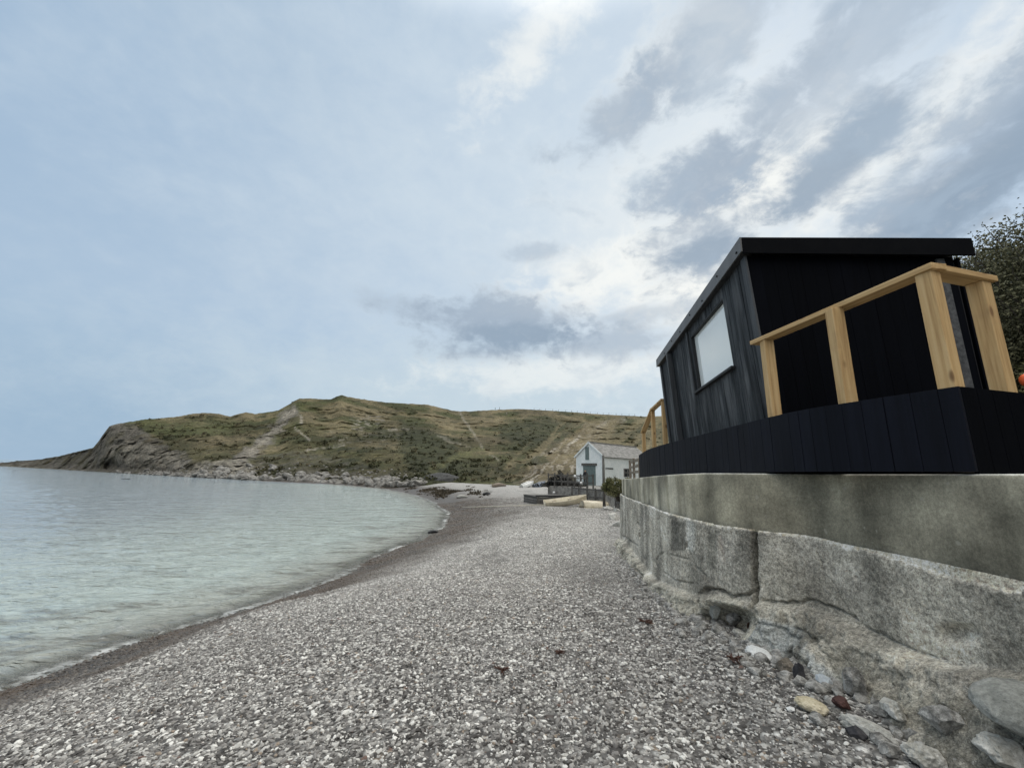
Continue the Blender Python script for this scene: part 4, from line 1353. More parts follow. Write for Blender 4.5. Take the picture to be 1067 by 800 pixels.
# grass and scrub on the bank
rb = np.random.default_rng(8)
bi = rb.integers(0, BX.size, 5200)
bxx, byy, bzz, brr = BX.ravel()[bi], BY.ravel()[bi], BZ.ravel()[bi], rise.ravel()[bi]
ok = (brr > .15) & (brr < 26)
cs = np.stack([bxx + rb.uniform(-.3, .3, len(bi)), byy + rb.uniform(-.3, .3, len(bi)), bzz + .1], -1)[ok]
rad = rb.uniform(.2, .6, len(cs)) * np.interp(brr[ok], [0, 20], [.8, 1.8])
V, Fq, tone = leaf_cloud(cs, rad, 26, rad * .30, .6, rb.uniform(.2, .95, len(cs)), 6, .6)
me = mesh_from('bank_scrub', V, Fq, M['leaf_bush']); set_float(me, 'tone', tone)
tag(link('bank_scrub', me), 'rough grass and brambles covering the bank behind the cabin', 'scrub', kind='stuff')
# orange float at the right edge
ob = thing('float_buoy', 'orange-red float on a thin stake beside the end post of the pine railing', 'buoy', tuple(at_y(1070.5, 396, 3.15)))
P, Fa = ico(3)
link('float', mesh_from('float', P * np.array([.045, .045, .055]), Fa, M['orange'], True), ob)
mm = MB(); mm.tube([(0, 0, .05), (.005, 0, .09), (.01, 0, .13)], .005); mm.build('cord', M['grey_wood'], ob)
mm = MB(); mm.tube([(0, 0, -.06), (.01, .01, -.6), (.02, .01, -1.4)], .012); mm.build('stake', M['grey_wood'], ob)

# ------------------------------------------------------------------ rubble at the foot of the wall
def rub(px, py, z, size, mat, label, name='rock', cat='rock', rot=(0, 0, 0), seed=1, **kw):
    kw.setdefault('angular', .95); kw.setdefault('rough', .34); kw.setdefault('fine', .15); kw.setdefault('sub', 5)
    size = tuple(q_ * .82 for q_ in size)
    p = seen(px, py, min(size) * .32 + .010)
    return rock(name, tuple(p), size, M[mat], label, cat, None, seed, rot, **kw)
Zg = 1.93
rub(792, 684, 1.98, (.135, .10, .05), 'chalk', 'smooth white chalk slab lying below the cracked wall joint', 'slab', rot=(.25, .1, -.9), seed=3, rough=.12, angular=.4)
rub(846, 739, 1.95, (.115, .085, .045), 'cream_stone', 'flat cream yellow stone on the pebbles', 'stone', 'stone', rot=(.1, .1, -.5), seed=5, rough=.12, angular=.2)
rub(824, 741, 1.94, (.03, .026, .02), 'chalk', 'small white pebble left of the flat cream stone', 'stone', 'stone', seed=6)
rub(859, 716, 2.00, (.055, .06, .07), 'blue_stone', 'pale blue-grey stone wedged behind the flat cream stone', 'stone', 'stone', seed=7)
rub(889, 717, 2.02, (.095, .09, .12), 'mottled', 'rounded speckled grey and white rock right of the pale blue stone', seed=8, rot=(.2, .2, .3))
rub(877, 737, 1.97, (.06, .05, .05), 'red_stone', 'dark red stone between the cream stone and the speckled rock', 'stone', 'stone', seed=9)
rub(908, 768, 1.95, (.055, .17, .07), 'pale_rock', 'long pale pointed rock slanting towards the bottom edge', rot=(.1, .5, .55), seed=10, angular=.8)
rub(893, 766, 1.93, (.05, .07, .045), 'dark_stone', 'blackish stone beside the long pale pointed rock', 'stone', 'stone', rot=(0, 0, .4), seed=11)
rub(745, 637, 1.98, (.09, .09, .13), 'grey_rock', 'grey stone filling the left of the hollow under the wall', rot=(.1, .2, .2), seed=12)
rub(766, 648, 1.98, (.12, .10, .10), 'mottled', 'speckled rock in the middle of the hollow under the wall', rot=(.3, .1, .9), seed=13)
rub(771, 662, 1.93, (.07, .06, .045), 'pale_rock', 'pale broken stone at the mouth of the hollow', 'stone', 'stone', seed=14, angular=.9)
rub(833, 706, 1.98, (.05, .06, .10), 'dark_stone', 'dark upright sliver of stone between white slab and blue stone', 'stone', 'stone', seed=15)
rub(818, 697, 1.96, (.09, .07, .07), 'brown_rock', 'brownish stone right of the white chalk slab', 'stone', 'stone', seed=16)
rub(935, 745, 1.98, (.13, .09, .07), 'pale_rock', 'pale jagged rock below the sloping concrete toe', rot=(.3, .2, .9), seed=18, angular=.9)
rub(1062, 748, 2.14, (.21, .17, .13), 'grey_rock', 'large smooth grey green boulder at the right edge below the wall', 'boulder', 'boulder', rot=(.12, -.25, .35), seed=24, rough=.22, angular=.3, fine=.03)
rub(1050, 792, 2.03, (.13, .10, .07), 'pale_rock', 'white pitted rock in the bottom right corner', rot=(.2, 0, .4), seed=22, angular=.9, fine=.1)
rub(965, 795, 1.92, (.13, .09, .07), 'pale_rock', 'pale broken rock on the bottom edge', rot=(.1, .2, .2), seed=25, angular=.9)
rub(985, 757, 2.02, (.11, .10, .08), 'mottled', 'speckled rock left of the large grey green boulder', seed=27, fine=.1)
pp = seen(785, 654, .02)
pi_ = thing('pipe_stub', 'short rusty brown pipe end sticking out of the hollow under the wall', 'pipe', tuple(pp))
mm = MB()
ax_ = Vector((-.6, -.75, .1)).normalized()
ux_ = ax_.cross(Vector((0, 0, 1))).normalized(); vx_ = ax_.cross(ux_)
P_, F_ = [], []
for (t, r_) in ((-.15, .045), (.06, .045), (.06, .033), (-.12, .033)):
    for q in range(14):
        a = 2 * PI * q / 14
        P_.append(ax_ * t + (ux_ * math.cos(a) + vx_ * math.sin(a)) * r_)
for i in range(3):
    for q in range(14):
        q1 = (q + 1) % 14
        F_.append((i * 14 + q, i * 14 + q1, (i + 1) * 14 + q1, (i + 1) * 14 + q))
mm._add(P_, F_); mm.build('pipe', M['rust'], pi_, True)
# small broken bits along the wall foot
vs, fs, nn = [], [], 0
for k in range(420):
    Yk = random.uniform(1.8, 9.0)
    xw = np.interp(Yk, [1.8, 3, 4, 5.5, 9], [2.42, 2.36, 2.2, 2.12, 2.6])
    Xk = xw - abs(random.gauss(0, .22)) + .12
    zk = float(beach_z(Xk, Yk))
    s = random.uniform(.02, .06)
    P, Fa = rock_geo(900 + k % 30, (s * 1.3, s, s * .7), 2, .3, .7)
    P = P @ _rz(random.uniform(0, 6.3)).T + np.array([Xk, Yk, zk + s * .3])
    vs.append(P); fs.append(Fa + nn); nn += len(P)
tag(link('rubble', mesh_from('rubble', np.concatenate(vs), np.concatenate(fs), M['mottled'])), 'small broken concrete and stones along the foot of the sea wall', 'rubble', kind='stuff')
# seaweed scraps on the shingle
def weed(px, py, r, label):
    p = on_beach(px, py)
    mm = MB()
    rr = random.Random(px)
    for i in range(14):
        a = rr.uniform(0, 6.28)
        q = [Vector((0, 0, .03))]
        for j in range(3):
            q.append(q[-1] + Vector((math.cos(a) * r / 3, math.sin(a) * r / 3, rr.uniform(-.01, .015))))
            a += rr.uniform(-.8, .8)
        mm.tube(q, [.006, .006, .005, .002], 4)
    o = mm.build('seaweed', M['weed'], None, loc=p)
    tag(o, label, 'seaweed')
weed(523, 701, .07, 'tangle of dark red seaweed on the pebbles in the middle of the beach')
weed(583, 683, .05, 'small scrap of reddish seaweed on the pebbles right of the larger tangle')
weed(672, 650, .09, 'dark scrap of seaweed on the pebbles near the wall')
weed(765, 690, .08, 'reddish seaweed scrap just left of the white chalk slab')

# ------------------------------------------------------------------ rocks and things beyond the wall
for i, (px, py, sx, lab) in enumerate(((647, 549, .30, 'pale boulder touching the far corner of the sea wall'), (641, 541, .36, 'second pale boulder from the sea wall corner, beside the steps'), (634, 531, .36, 'pale boulder below the olive bush'),
                                  (645, 533, .40, 'buff boulder behind the other boulders at the wall end'), (627, 526, .36, 'flat pale boulder at the foot of the tall post'))):
    p = on_beach(px, py)
    rock('boulder', (p[0], p[1], p[2] + sx * .25), (sx * 1.1, sx, sx * .75), M['pale_rock'], lab, 'boulder', None, 60 + i, (0, 0, i * 1.3), 4, .3, .8)
p = on_beach(624, 528)
mm = MB((p[0], p[1], p[2])); mm.beam((p[0] - .55, p[1], p[2] + .14), (p[0] + .65, p[1] + .3, p[2] + .16), .3, .28)
tag(mm.build('stone_step', M['grey_rock'], None, bevel=.03), 'long grey stone block lying before the boulders at the wall end', 'stone block')

# stone terrace in front of the boathouse
ter = thing('stone_terrace', 'low grey stone terrace wall in front of the white boathouse', 'wall', (0, 0, 0))
TZ = 2.22
tp = [at_y(571, 506, 41)[:2], at_y(598, 506, 38)[:2], at_y(632, 506, 33)[:2], at_y(664, 506, 29)[:2]]
tp = [np.array(a) for a in tp]
rows_, ncol = 16, 120
tl = np.concatenate([[0], np.cumsum([np.linalg.norm(b - a) for a, b in zip(tp[:-1], tp[1:])])])
ts = np.linspace(0, tl[-1], ncol)
tx = np.interp(ts, tl, [a[0] for a in tp]); ty = np.interp(ts, tl, [a[1] for a in tp])
G = []
for r__ in range(rows_):
    z = .35 + (TZ - .35) * r__ / (rows_ - 1)
    G.append(np.stack([tx, ty + .25 * r__ / rows_, np.full(ncol, z)], -1))
for back in (.5, 4, 16):
    G.append(np.stack([tx + back * .6, ty + .25 + back, np.full(ncol, TZ + .005)], -1))
G = np.array(G)
dd = .10 * fbm(G[:rows_] * 2.4, 4)
G[:rows_, :, 1] -= dd
# left return
me = mesh_from('stone_face', G.reshape(-1, 3), grid_faces(len(G), ncol), M['terrace'], False)
link('stone_face', me, ter)
mm = MB()
a = tp[0]
mm.hexa([(a[0], a[1], .3), (a[0] + .3, a[1], .3), (a[0] + 9.9, a[1] + 16, .3), (a[0] + 9.6, a[1] + 16, .3), (a[0], a[1], TZ), (a[0] + .3, a[1], TZ), (a[0] + 9.9, a[1] + 16, TZ), (a[0] + 9.6, a[1] + 16, TZ)])
mm.build('side_face', M['terrace'], ter)

# boathouse
HG = 1.95
nc = np.array(at_y(629.3, 500, 45)[:2])
hu = np.array([.76, .65]); hv = np.array([-.65, .76])
HW, HL = 3.9, 9.5
zE = EYE + 19.3 * 45 / 420 * .98
zA = EYE + 32.7 * 46.4 / 420 * .98
house = thing('boathouse', 'old white boathouse with a grey slate roof at the back of the beach', 'boathouse', (nc[0], nc[1], HG))
org = (nc[0], nc[1], HG)
def hp(a, b, z):
    p = nc + hu * a + hv * b
    return (p[0], p[1], z)
mm = MB(org)
mm._add([hp(0, 0, HG - .3), hp(0, HW, HG - .3), hp(0, HW, zE), hp(0, HW / 2, zA), hp(0, 0, zE), hp(HL, 0, HG - .3), hp(HL, HW, HG - .3), hp(HL, HW, zE), hp(HL, HW / 2, zA), hp(HL, 0, zE)],
        [(0, 4, 3, 2, 1), (5, 6, 7, 8, 9), (0, 5, 9, 4), (1, 2, 7, 6), (0, 1, 6, 5), (4, 9, 8, 3), (3, 8, 7, 2)])
mm.build('wall', M['white_wash'], house)
mm = MB(org)
for (b0, z0, b1, z1) in ((-.18, zE - .16, HW / 2, zA), (HW + .18, zE - .16, HW / 2, zA)):
    rowsn = 11
    for i in range(rowsn):
        t0, t1 = i / rowsn, (i + 1.15) / rowsn
        t1 = min(t1, 1.0)
        l0, l1 = .10 - .0, .05
        mm.hexa([hp(-.12, b0 + (b1 - b0) * t0, z0 + (z1 - z0) * t0 + .03), hp(HL + .12, b0 + (b1 - b0) * t0, z0 + (z1 - z0) * t0 + .03), hp(HL + .12, b0 + (b1 - b0) * t1, z0 + (z1 - z0) * t1 + .02), hp(-.12, b0 + (b1 - b0) * t1, z0 + (z1 - z0) * t1 + .02),
                 hp(-.12, b0 + (b1 - b0) * t0, z0 + (z1 - z0) * t0 + .10), hp(HL + .12, b0 + (b1 - b0) * t0, z0 + (z1 - z0) * t0 + .10), hp(HL + .12, b0 + (b1 - b0) * t1, z0 + (z1 - z0) * t1 + .06), hp(-.12, b0 + (b1 - b0) * t1, z0 + (z1 - z0) * t1 + .06)], random.random())
rf = mm.build('roof', M['slate'], house)
mm = MB(org); mm.beam(hp(-.13, HW / 2, zA + .09), hp(HL + .13, HW / 2, zA + .09), .22, .10); mm.build('ridge_tile', M['slate'], rf)
# barge boards
mm = MB(org)
for b0 in (-.16, HW + .16):
    mm.beam(hp(-.15, b0, zE - .12), hp(-.15, HW / 2, zA + .02), .05, .16)
mm.build('barge_board', M['white_wash'], house)
def hrect(mm, b0, b1, z0, z1, pr=.05, dep=.06):
    mm.hexa([hp(-pr, b0, z0), hp(-pr, b1, z0), hp(-pr + dep, b1, z0), hp(-pr + dep, b0, z0), hp(-pr, b0, z1), hp(-pr, b1, z1), hp(-pr + dep, b1, z1), hp(-pr + dep, b0, z1)])
def hside(mm, a0, a1, z0, z1, pr=.05, dep=.06):
    mm.hexa([hp(a0, -pr, z0), hp(a1, -pr, z0), hp(a1, -pr + dep, z0), hp(a0, -pr + dep, z0), hp(a0, -pr, z1), hp(a1, -pr, z1), hp(a1, -pr + dep, z1), hp(a0, -pr + dep, z1)])
b_of = lambda px: (629.3 - px) / 27.0 * HW
z_of = lambda py, Y=46.4: EYE + (494.0 - py) * Y / 420 * .98
mm = MB(org); 
nb = 7
db0, db1 = b_of(621.8), b_of(609.5)
for i in range(nb):
    w = (db1 - db0) / nb
    hrect(mm, db0 + i * w + .01, db0 + (i + 1) * w - .01, HG, z_of(485), .03, .05)
dr = mm.build('door', M['door_grey'], house)
mm = MB(org); hrect(mm, db0 - .18, db1 + .18, z_of(485), z_of(482.6), .10, .12); mm.build('lintel', M['grey_wood'], house)
mm = MB(org); hrect(mm, b_of(615.6), b_of(612.0), z_of(479), z_of(465.5), .04, .06); mm.build('loft_hatch', M['door_grey'], house)
a_of = lambda px: (px - 629.3) / 43.0 * 8.2
mm = MB(org); hside(mm, a_of(631.5), a_of(637), HG, z_of(488), .04, .06); sd_ = mm.build('side_door', M['white_wash'], house)
mm = MB(org); hside(mm, a_of(631), a_of(638), z_of(488), z_of(487), .09, .12); mm.build('lintel', M['dark'], house)
mm = MB(org); w0, w1, wz0, wz1 = a_of(649), a_of(657), z_of(495.5, 48), z_of(487, 48)
hside(mm, w0, w1, wz0, wz1, .01, .03); wn_ = mm.build('window', M['dark'], house)
mm = MB(org)
for (a0, a1, z0, z1) in ((w0, w0 + .1, wz0, wz1), (w1 - .1, w1, wz0, wz1), ((w0 + w1) / 2 - .05, (w0 + w1) / 2 + .05, wz0, wz1), (w0 + .1, w1 - .1, wz1 - .1, wz1), (w0 + .1, w1 - .1, (wz0 + wz1) / 2 - .04, (wz0 + wz1) / 2 + .04)):
    hside(mm, a0, a1, z0, z1, .05, .04)
mm.build('frame', M['boat_grey'], wn_)

# fences by the boathouse
def fence(name, label, pxs, Yf, zfun, h, rails, mat, pw=.12, extra=()):
    t = thing(name, label, 'fence', (0, 0, 0))
    P = []
    for i, px in enumerate(pxs):
        Y = Yf(px)
        p = at_y(px, 500, Y)
        z0 = zfun(p[0], p[1])
        P.append(Vector((p[0], p[1], z0)))
        mm = MB(); hh = h * random.uniform(.94, 1.08)
        mm.box((p[0], p[1], z0 + hh / 2 - .1), (pw, pw, hh + .2)); mm.build('post', mat, t, bevel=.01)
    for rh in rails:
        for a, b in zip(P[:-1], P[1:]):
            mm = MB(); mm.beam(a + Vector((0, -pw * .6, rh)), b + Vector((0, -pw * .6, rh + random.uniform(-.05, .05))), .04, .11); mm.build('rail', mat, t)
    return t
fence('terrace_fence', 'dark weathered post and rail fence along the edge of the stone terrace', [571.5, 578, 585, 591.5, 598.5, 605, 612, 618], lambda px: np.interp(px, [571, 598, 632], [41.2, 38.3, 33.4]), lambda x, y: TZ, 1.25, (.45, 1.05), M['grey_wood'], .13)
fence('beach_fence', 'dark timber fence between the cream boats and the boathouse door', [596, 603, 611.5, 620, 629], lambda px: np.interp(px, [596, 629], [37, 33.5]), lambda x, y: float(beach_z(x, y)), 1.55, (.75, 1.35), M['grey_wood'], .12)
fence('yard_railing', 'grey railing at the far end of the black deck by the boathouse window', [657, 661, 667], lambda px: np.interp(px, [657, 667], [19, 16]), lambda x, y: EYE - .05, .75, (.2, .42, .66), M['old_wood'], .09)
fence('slat_fence', 'low slatted timber fence under the olive green bush', [641, 643.2, 645.4, 647.6, 649.8, 652], lambda px: np.interp(px, [641, 652], [19, 17]), lambda x, y: at_y(646, 526, 18)[2], .42, (.08, .34), M['grey_wood'], .09)
# tall post
p = at_y(629.5, 521, 28)
tpo = MB((p[0], p[1], p[2])); tpt = at_y(629.5, 474, 28)
tpo.tube([(p[0], p[1], p[2] - .4), (p[0], p[1], tpt[2])], [.10, .08], 8)
tag(tpo.build('mooring_post', M['grey_wood'], None, True), 'tall dark timber post in front of the corner of the boathouse', 'post')

# boats
def hull_geo(L, B, D, n=22, m=14, transom=True, rocker=.12, sheer=.15):
    """open hull, keel down; bow at +x, transom at -x"""
    G = []
    for i in range(n):
        t = i / (n - 1)
        x = -L / 2 + L * t
        hb = B / 2 * (1 - max(0, (t - .45) / .55) ** 2.2) * (.80 + .2 * math.sin(min(t / .45, 1) * PI / 2))
        kz = rocker * max(0, (t - .6) / .4) ** 2 * D * 3
        tz = D + sheer * (t - .35) ** 2 * 2.2
        row = []
        for j in range(m):
            a = -1 + 2 * j / (m - 1)
            sg = abs(a)
            yv = hb * math.copysign(sg ** .62, a)
            zv = kz + (tz - kz) * sg ** 2.2
            row.append((x, yv, zv))
        G.append(row)
    return np.array(G)
def boat(name, label, p, heading, roll, pitch, L, B, D, mat, inside, rim=None, extra=None):
    t = thing(name, label, 'boat', tuple(p))
    t.rotation_mode = 'XYZ'
    t.rotation_euler = (roll, pitch, heading)
    G = hull_geo(L, B, D)
    n, m = G.shape[:2]
    V = G.reshape(-1, 3)
    f = [tuple(x) for x in grid_faces(n, m)]
    f.append(tuple(range(m)))
    me = mesh_from('hull', V, f, mat, True)
    o = link('hull', me, t)
    sol = o.modifiers.new('thick', 'SOLIDIFY'); sol.thickness = .03
    mm = MB()
    for side in (0, m - 1):
        mm.tube([Vector(G[i, side]) + Vector((0, 0, .01)) for i in range(0, n, 2)] + [Vector(G[-1, side])], .03, 5)
    mm.build('gunwale', rim or mat, t)
    mm = MB()
    mm.tube([Vector(G[i, m // 2]) - Vector((0, 0, .02)) for i in range(0, n, 2)], .025, 4)
    mm.build('keel', rim or mat, t)
    mm = MB()
    for fx in (-.22, .12):
        i = int((fx + .5) * (n - 1))
        mm.box((G[i, 0, 0], 0, D * .72), (.2, abs(G[i, 0, 1]) * 1.75, .03))
    mm.build('thwart', inside, t)
    return t
p = on_beach(590, 527.5)
sc_ = p[1] / 32
print('rowboat', p)
boat('rowing_boat', 'cream rowing boat with a raised bow lying before the terrace fence', (p[0], p[1], p[2] + .08), .12, .16, -.14, 3.3 * sc_, 1.1 * sc_, .46 * sc_, M['boat_cream'], M['old_wood'], M['boat_cream'])
p = Vector(at_y(621, 522, 33.2)); p.z = float(beach_z(p.x, p.y))
boat('upturned_boat', 'low pale upturned boat half hidden behind the cream rowing boat', (p[0] + .1, p[1] - .4, p[2] + .50), .35, PI, .04, 2.9, 1.1, .5, M['boat_cream'], M['old_wood'])
plt = thing('timber_platform', 'low dark timber landing platform behind the cream rowing boat', 'platform', (0, 0, 0))
q0, q1 = Vector(at_y(559.5, 527, 35.0)), Vector(at_y(600, 526, 36.6))
zt_ = at_y(562, 517.6, 35.2)[2]
zb_ = min(q0.z, .6)
pd_ = Vector((-.35, 1, 0)).normalized() * 3.0
for (e0, e1) in ((q0, q1), (q0, q0 + pd_)):
    mm = MB()
    for i in range(4):
        h0 = zb_ + (zt_ - zb_) * i / 4
        mm.beam((e0.x, e0.y, h0 + (zt_ - zb_) / 8), (e1.x, e1.y, h0 + (zt_ - zb_) / 8), .06, (zt_ - zb_) / 4 - .02, tone=random.random())
    mm.build('side_boards', M['grey_wood'], plt)
mm = MB()
for i in range(16):
    e = q0 + pd_ * ((i + .5) / 16); e2 = q1 + pd_ * ((i + .5) / 16)
    mm.beam((e.x - .08, e.y, zt_ + .03), (e2.x, e2.y, zt_ + .03), .17, .05, tone=random.random())
mm.build('deck_boards', M['grey_wood'], plt)
mm = MB(); mm.beam((q0.x - .1, q0.y - .06, zt_ + .08), (q1.x, q1.y - .06, zt_ + .08), .12, .1); mm.build('edge_beam', M['dark'], plt)
for t_ in (.02, .5, .98):
    e = q0.lerp(q1, t_); mm = MB(); mm.box((e.x, e.y - .08, (zt_ + zb_) / 2), (.14, .1, zt_ - zb_ + .1)); mm.build('post', M['grey_wood'], plt)
p = on_beach(551, 508)
boat('white_boat', 'white upturned boat drawn up on the grass left of the terrace', (p[0] - .1, p[1] + 1.5, p[2] + .75), .9, PI + .25, -.22, 3.2, 1.0, .5, M['boat_white'], M['old_wood'], M['dark'])
p = on_beach(564, 508)
boat('blue_boat', 'slate blue upturned boat beside the white upturned boat', (p[0] - .1, p[1] + 1.5, p[2] + .75), .9, PI + .25, -.22, 3.2, 1.0, .5, M['boat_blue'], M['old_wood'], M['dark'])
p = on_beach(469, 501)
boat('pale_boat', 'small pale upturned boat at the foot of the hill by the grey scree heap', (p[0], p[1], p[2] + .6), .1, PI + .1, .03, 4.6, 1.4, .6, M['boat_grey'], M['old_wood'], M['boat_cream'])

# lobster pots on the terrace
def lobster_pot(p, rz, label):
    t = thing('lobster_pot', label, 'lobster pot', tuple(p), 'lobster pots on the terrace', rz)
    mm = MB()
    for x in (-.38, 0, .38):
        mm.tube([(x, -.26, .02)] + [(x, -.26 * math.cos(a), .20 + .24 * math.sin(a)) for a in np.linspace(0, PI, 7)] + [(x, .26, .02)], .025, 5)
    for (y, z) in ((-.26, .03), (.26, .03), (0, .44), (-.2, .34), (.2, .34)):
        mm.tube([(-.4, y, z), (.4, y, z)], .02, 5)
    mm.build('frame', M['grey_wood'], t)
    V, Fq = [], []
    q = MB()
    A = [(-.245 * math.cos(a), .20 + .225 * math.sin(a)) for a in np.linspace(0, PI, 8)]
    for i in range(12):
        x = -.37 + i * .067
        q.tube([(x, y, z) for y, z in A], .008, 3)
    q.build('netting', M['net'], t)
    return t
nh = at_y(586, 500, 41.2)
nt_ = thing('net_heap', 'dark tangled heap of nets and gear behind the terrace fence', 'net heap', (nh[0], nh[1], TZ))
rn = np.random.default_rng(4)
cs_ = np.stack([rn.normal(0, .95, 160), rn.normal(0, .35, 160), np.abs(rn.normal(0, .45, 160))], -1)
cs_[:, 2] *= np.exp(-(cs_[:, 0] / 1.4) ** 2)
V, Fq, tone = leaf_cloud(cs_, np.full(160, .22), 40, .09, .8, None, 9)
me = mesh_from('netting', V, Fq, mat_leaf('net_dark', [(0, (.01, .012, .012)), (.7, (.035, .037, .034)), (1, (.12, .115, .10))])); set_float(me, 'tone', tone)
link('netting', me, nt_)
r2 = random.Random(5)
for i in range(11):
    px = 574.5 + i * 3.1 + r2.uniform(-.6, .6)
    Y = np.interp(px, [571, 598, 632], [42.3, 39.5, 36])
    g = at_y(px, 500, Y)
    lay = 0 if i % 3 != 1 else .47
    lobster_pot((g[0], g[1], TZ + .01 + lay), r2.uniform(-.5, .5), 'dark lobster pot in the heap of fishing gear on the stone terrace')
for (px, py, Y, lab) in ((577.3, 513, 39.9, 'white float lying against the foot of the stone terrace'), (599, 496, 37.5, 'white float hung on the terrace fence'), (605.5, 503, 36.5, 'white float among the gear right of the lobster pots')):
    t = thing('float_buoy', lab, 'buoy', tuple(at_y(px, py, Y)))
    P, Fa = ico(2)
    link('float', mesh_from('float', P * .12, Fa, M['buoy_white'], True), t)
    mm = MB(); mm.tube([(0, 0, .10), (0, .02, .17)], .02); mm.build('eye', M['dark'], t)
# timber baulk, driftwood, rope, rock awash
def log(px0, py0, px1, py1, r, mat, name, label, cat='driftwood'):
    a, b = on_beach(px0, py0), on_beach(px1, py1)
    a, b = a + Vector((0, 0, r * .7)), b + Vector((0, 0, r * .7))
    mm = MB(tuple(a)); mid = (a + b) / 2 + Vector((0, .1, r * .4))
    mm.tube([a, a.lerp(mid, .5), mid, b], [r * .7, r, r * .95, r * .5], 7)
    tag(mm.build(name, mat, None, True), label, cat)
log(513, 507.5, 527, 507, .3, M['old_wood'], 'timber_baulk', 'brown timber baulk lying at the back of the beach below the hill', 'timber')
log(503, 515.5, 511, 515, .14, M['dark'], 'driftwood', 'black piece of driftwood out on the far grey beach')
log(446, 556.5, 456, 555, .09, M['dark'], 'driftwood', 'black driftwood stick at the edge of the water')
log(476, 519, 487, 518.5, .18, M['pale_rock'], 'driftwood', 'pale bleached log by the brown weed near the bend of the water line')
pa = [on_beach(x, y) + Vector((0, 0, .03)) for x, y in ((482, 529), (500, 528.4), (520, 528), (540, 527.2), (560, 526.2), (571, 527))]
mm = MB(tuple(pa[0])); mm.tube(pa, .05, 5)
tag(mm.build('mooring_rope', M['rope'], None, True), 'pale rope stretched across the shingle to the cream rowing boat', 'rope')
g = at_z(130, 499, 0)
rock('sea_rock', (g[0], g[1], -.1), (.9, .5, .34), M['dark_stone'], 'small dark rock awash in the bay off the headland', 'rock', None, 77, (0, 0, .2), 3)
# grey scree heap
p = on_beach(459, 503)
o = rock('scree_heap', (p[0], p[1] + 3, p[2] + .1), (4.2, 2.6, 1.7), mat_rough('scree', (.035, .036, .035), (.075, .075, .072), 3, .95, .6, .05), 'dark grey heap of scree at the back of the beach', 'heap', None, 91, (0, 0, .3), 5, .2, .2, .06)
# brown weed bank near the bend of the shore
wv = []
rw = np.random.default_rng(17)
qx, qy = rw.uniform(-30, 4, 60000), rw.uniform(30, 85, 60000)
qz = beach_z(qx, qy)
cpx, cpy = proj(np.stack([qx, qy, qz], -1))
pr_ = np.exp(-((cpx - 476) / 17) ** 2 - ((cpy - 514) / 3.6) ** 2) + np.exp(-((cpx - 440) / 13) ** 2 - ((cpy - 509.5) / 1.4) ** 2)
pr_ = pr_ * sstep(-.15, .2, fbm(np.stack([qx * .25, qy * .12, 0 * qx], -1), 3))
kp = (rw.uniform(size=len(qx)) < pr_ * .9) & (qz > .03)
ccs = np.stack([qx, qy, qz + .01], -1)[kp][:1500]
V, Fq, tone = leaf_cloud(np.array(ccs), np.full(len(ccs), .45), 9, .13, .10, None, 3)
ml = mat_leaf('weed_leaf', [(0, (.030, .024, .016)), (.6, (.062, .050, .033)), (1, (.11, .092, .065))])
me = mesh_from('seaweed_bank', V, Fq, ml); set_float(me, 'tone', tone)
tag(link('seaweed_bank', me), 'bank of brown seaweed washed up at the bend of the shore', 'seaweed', kind='stuff')

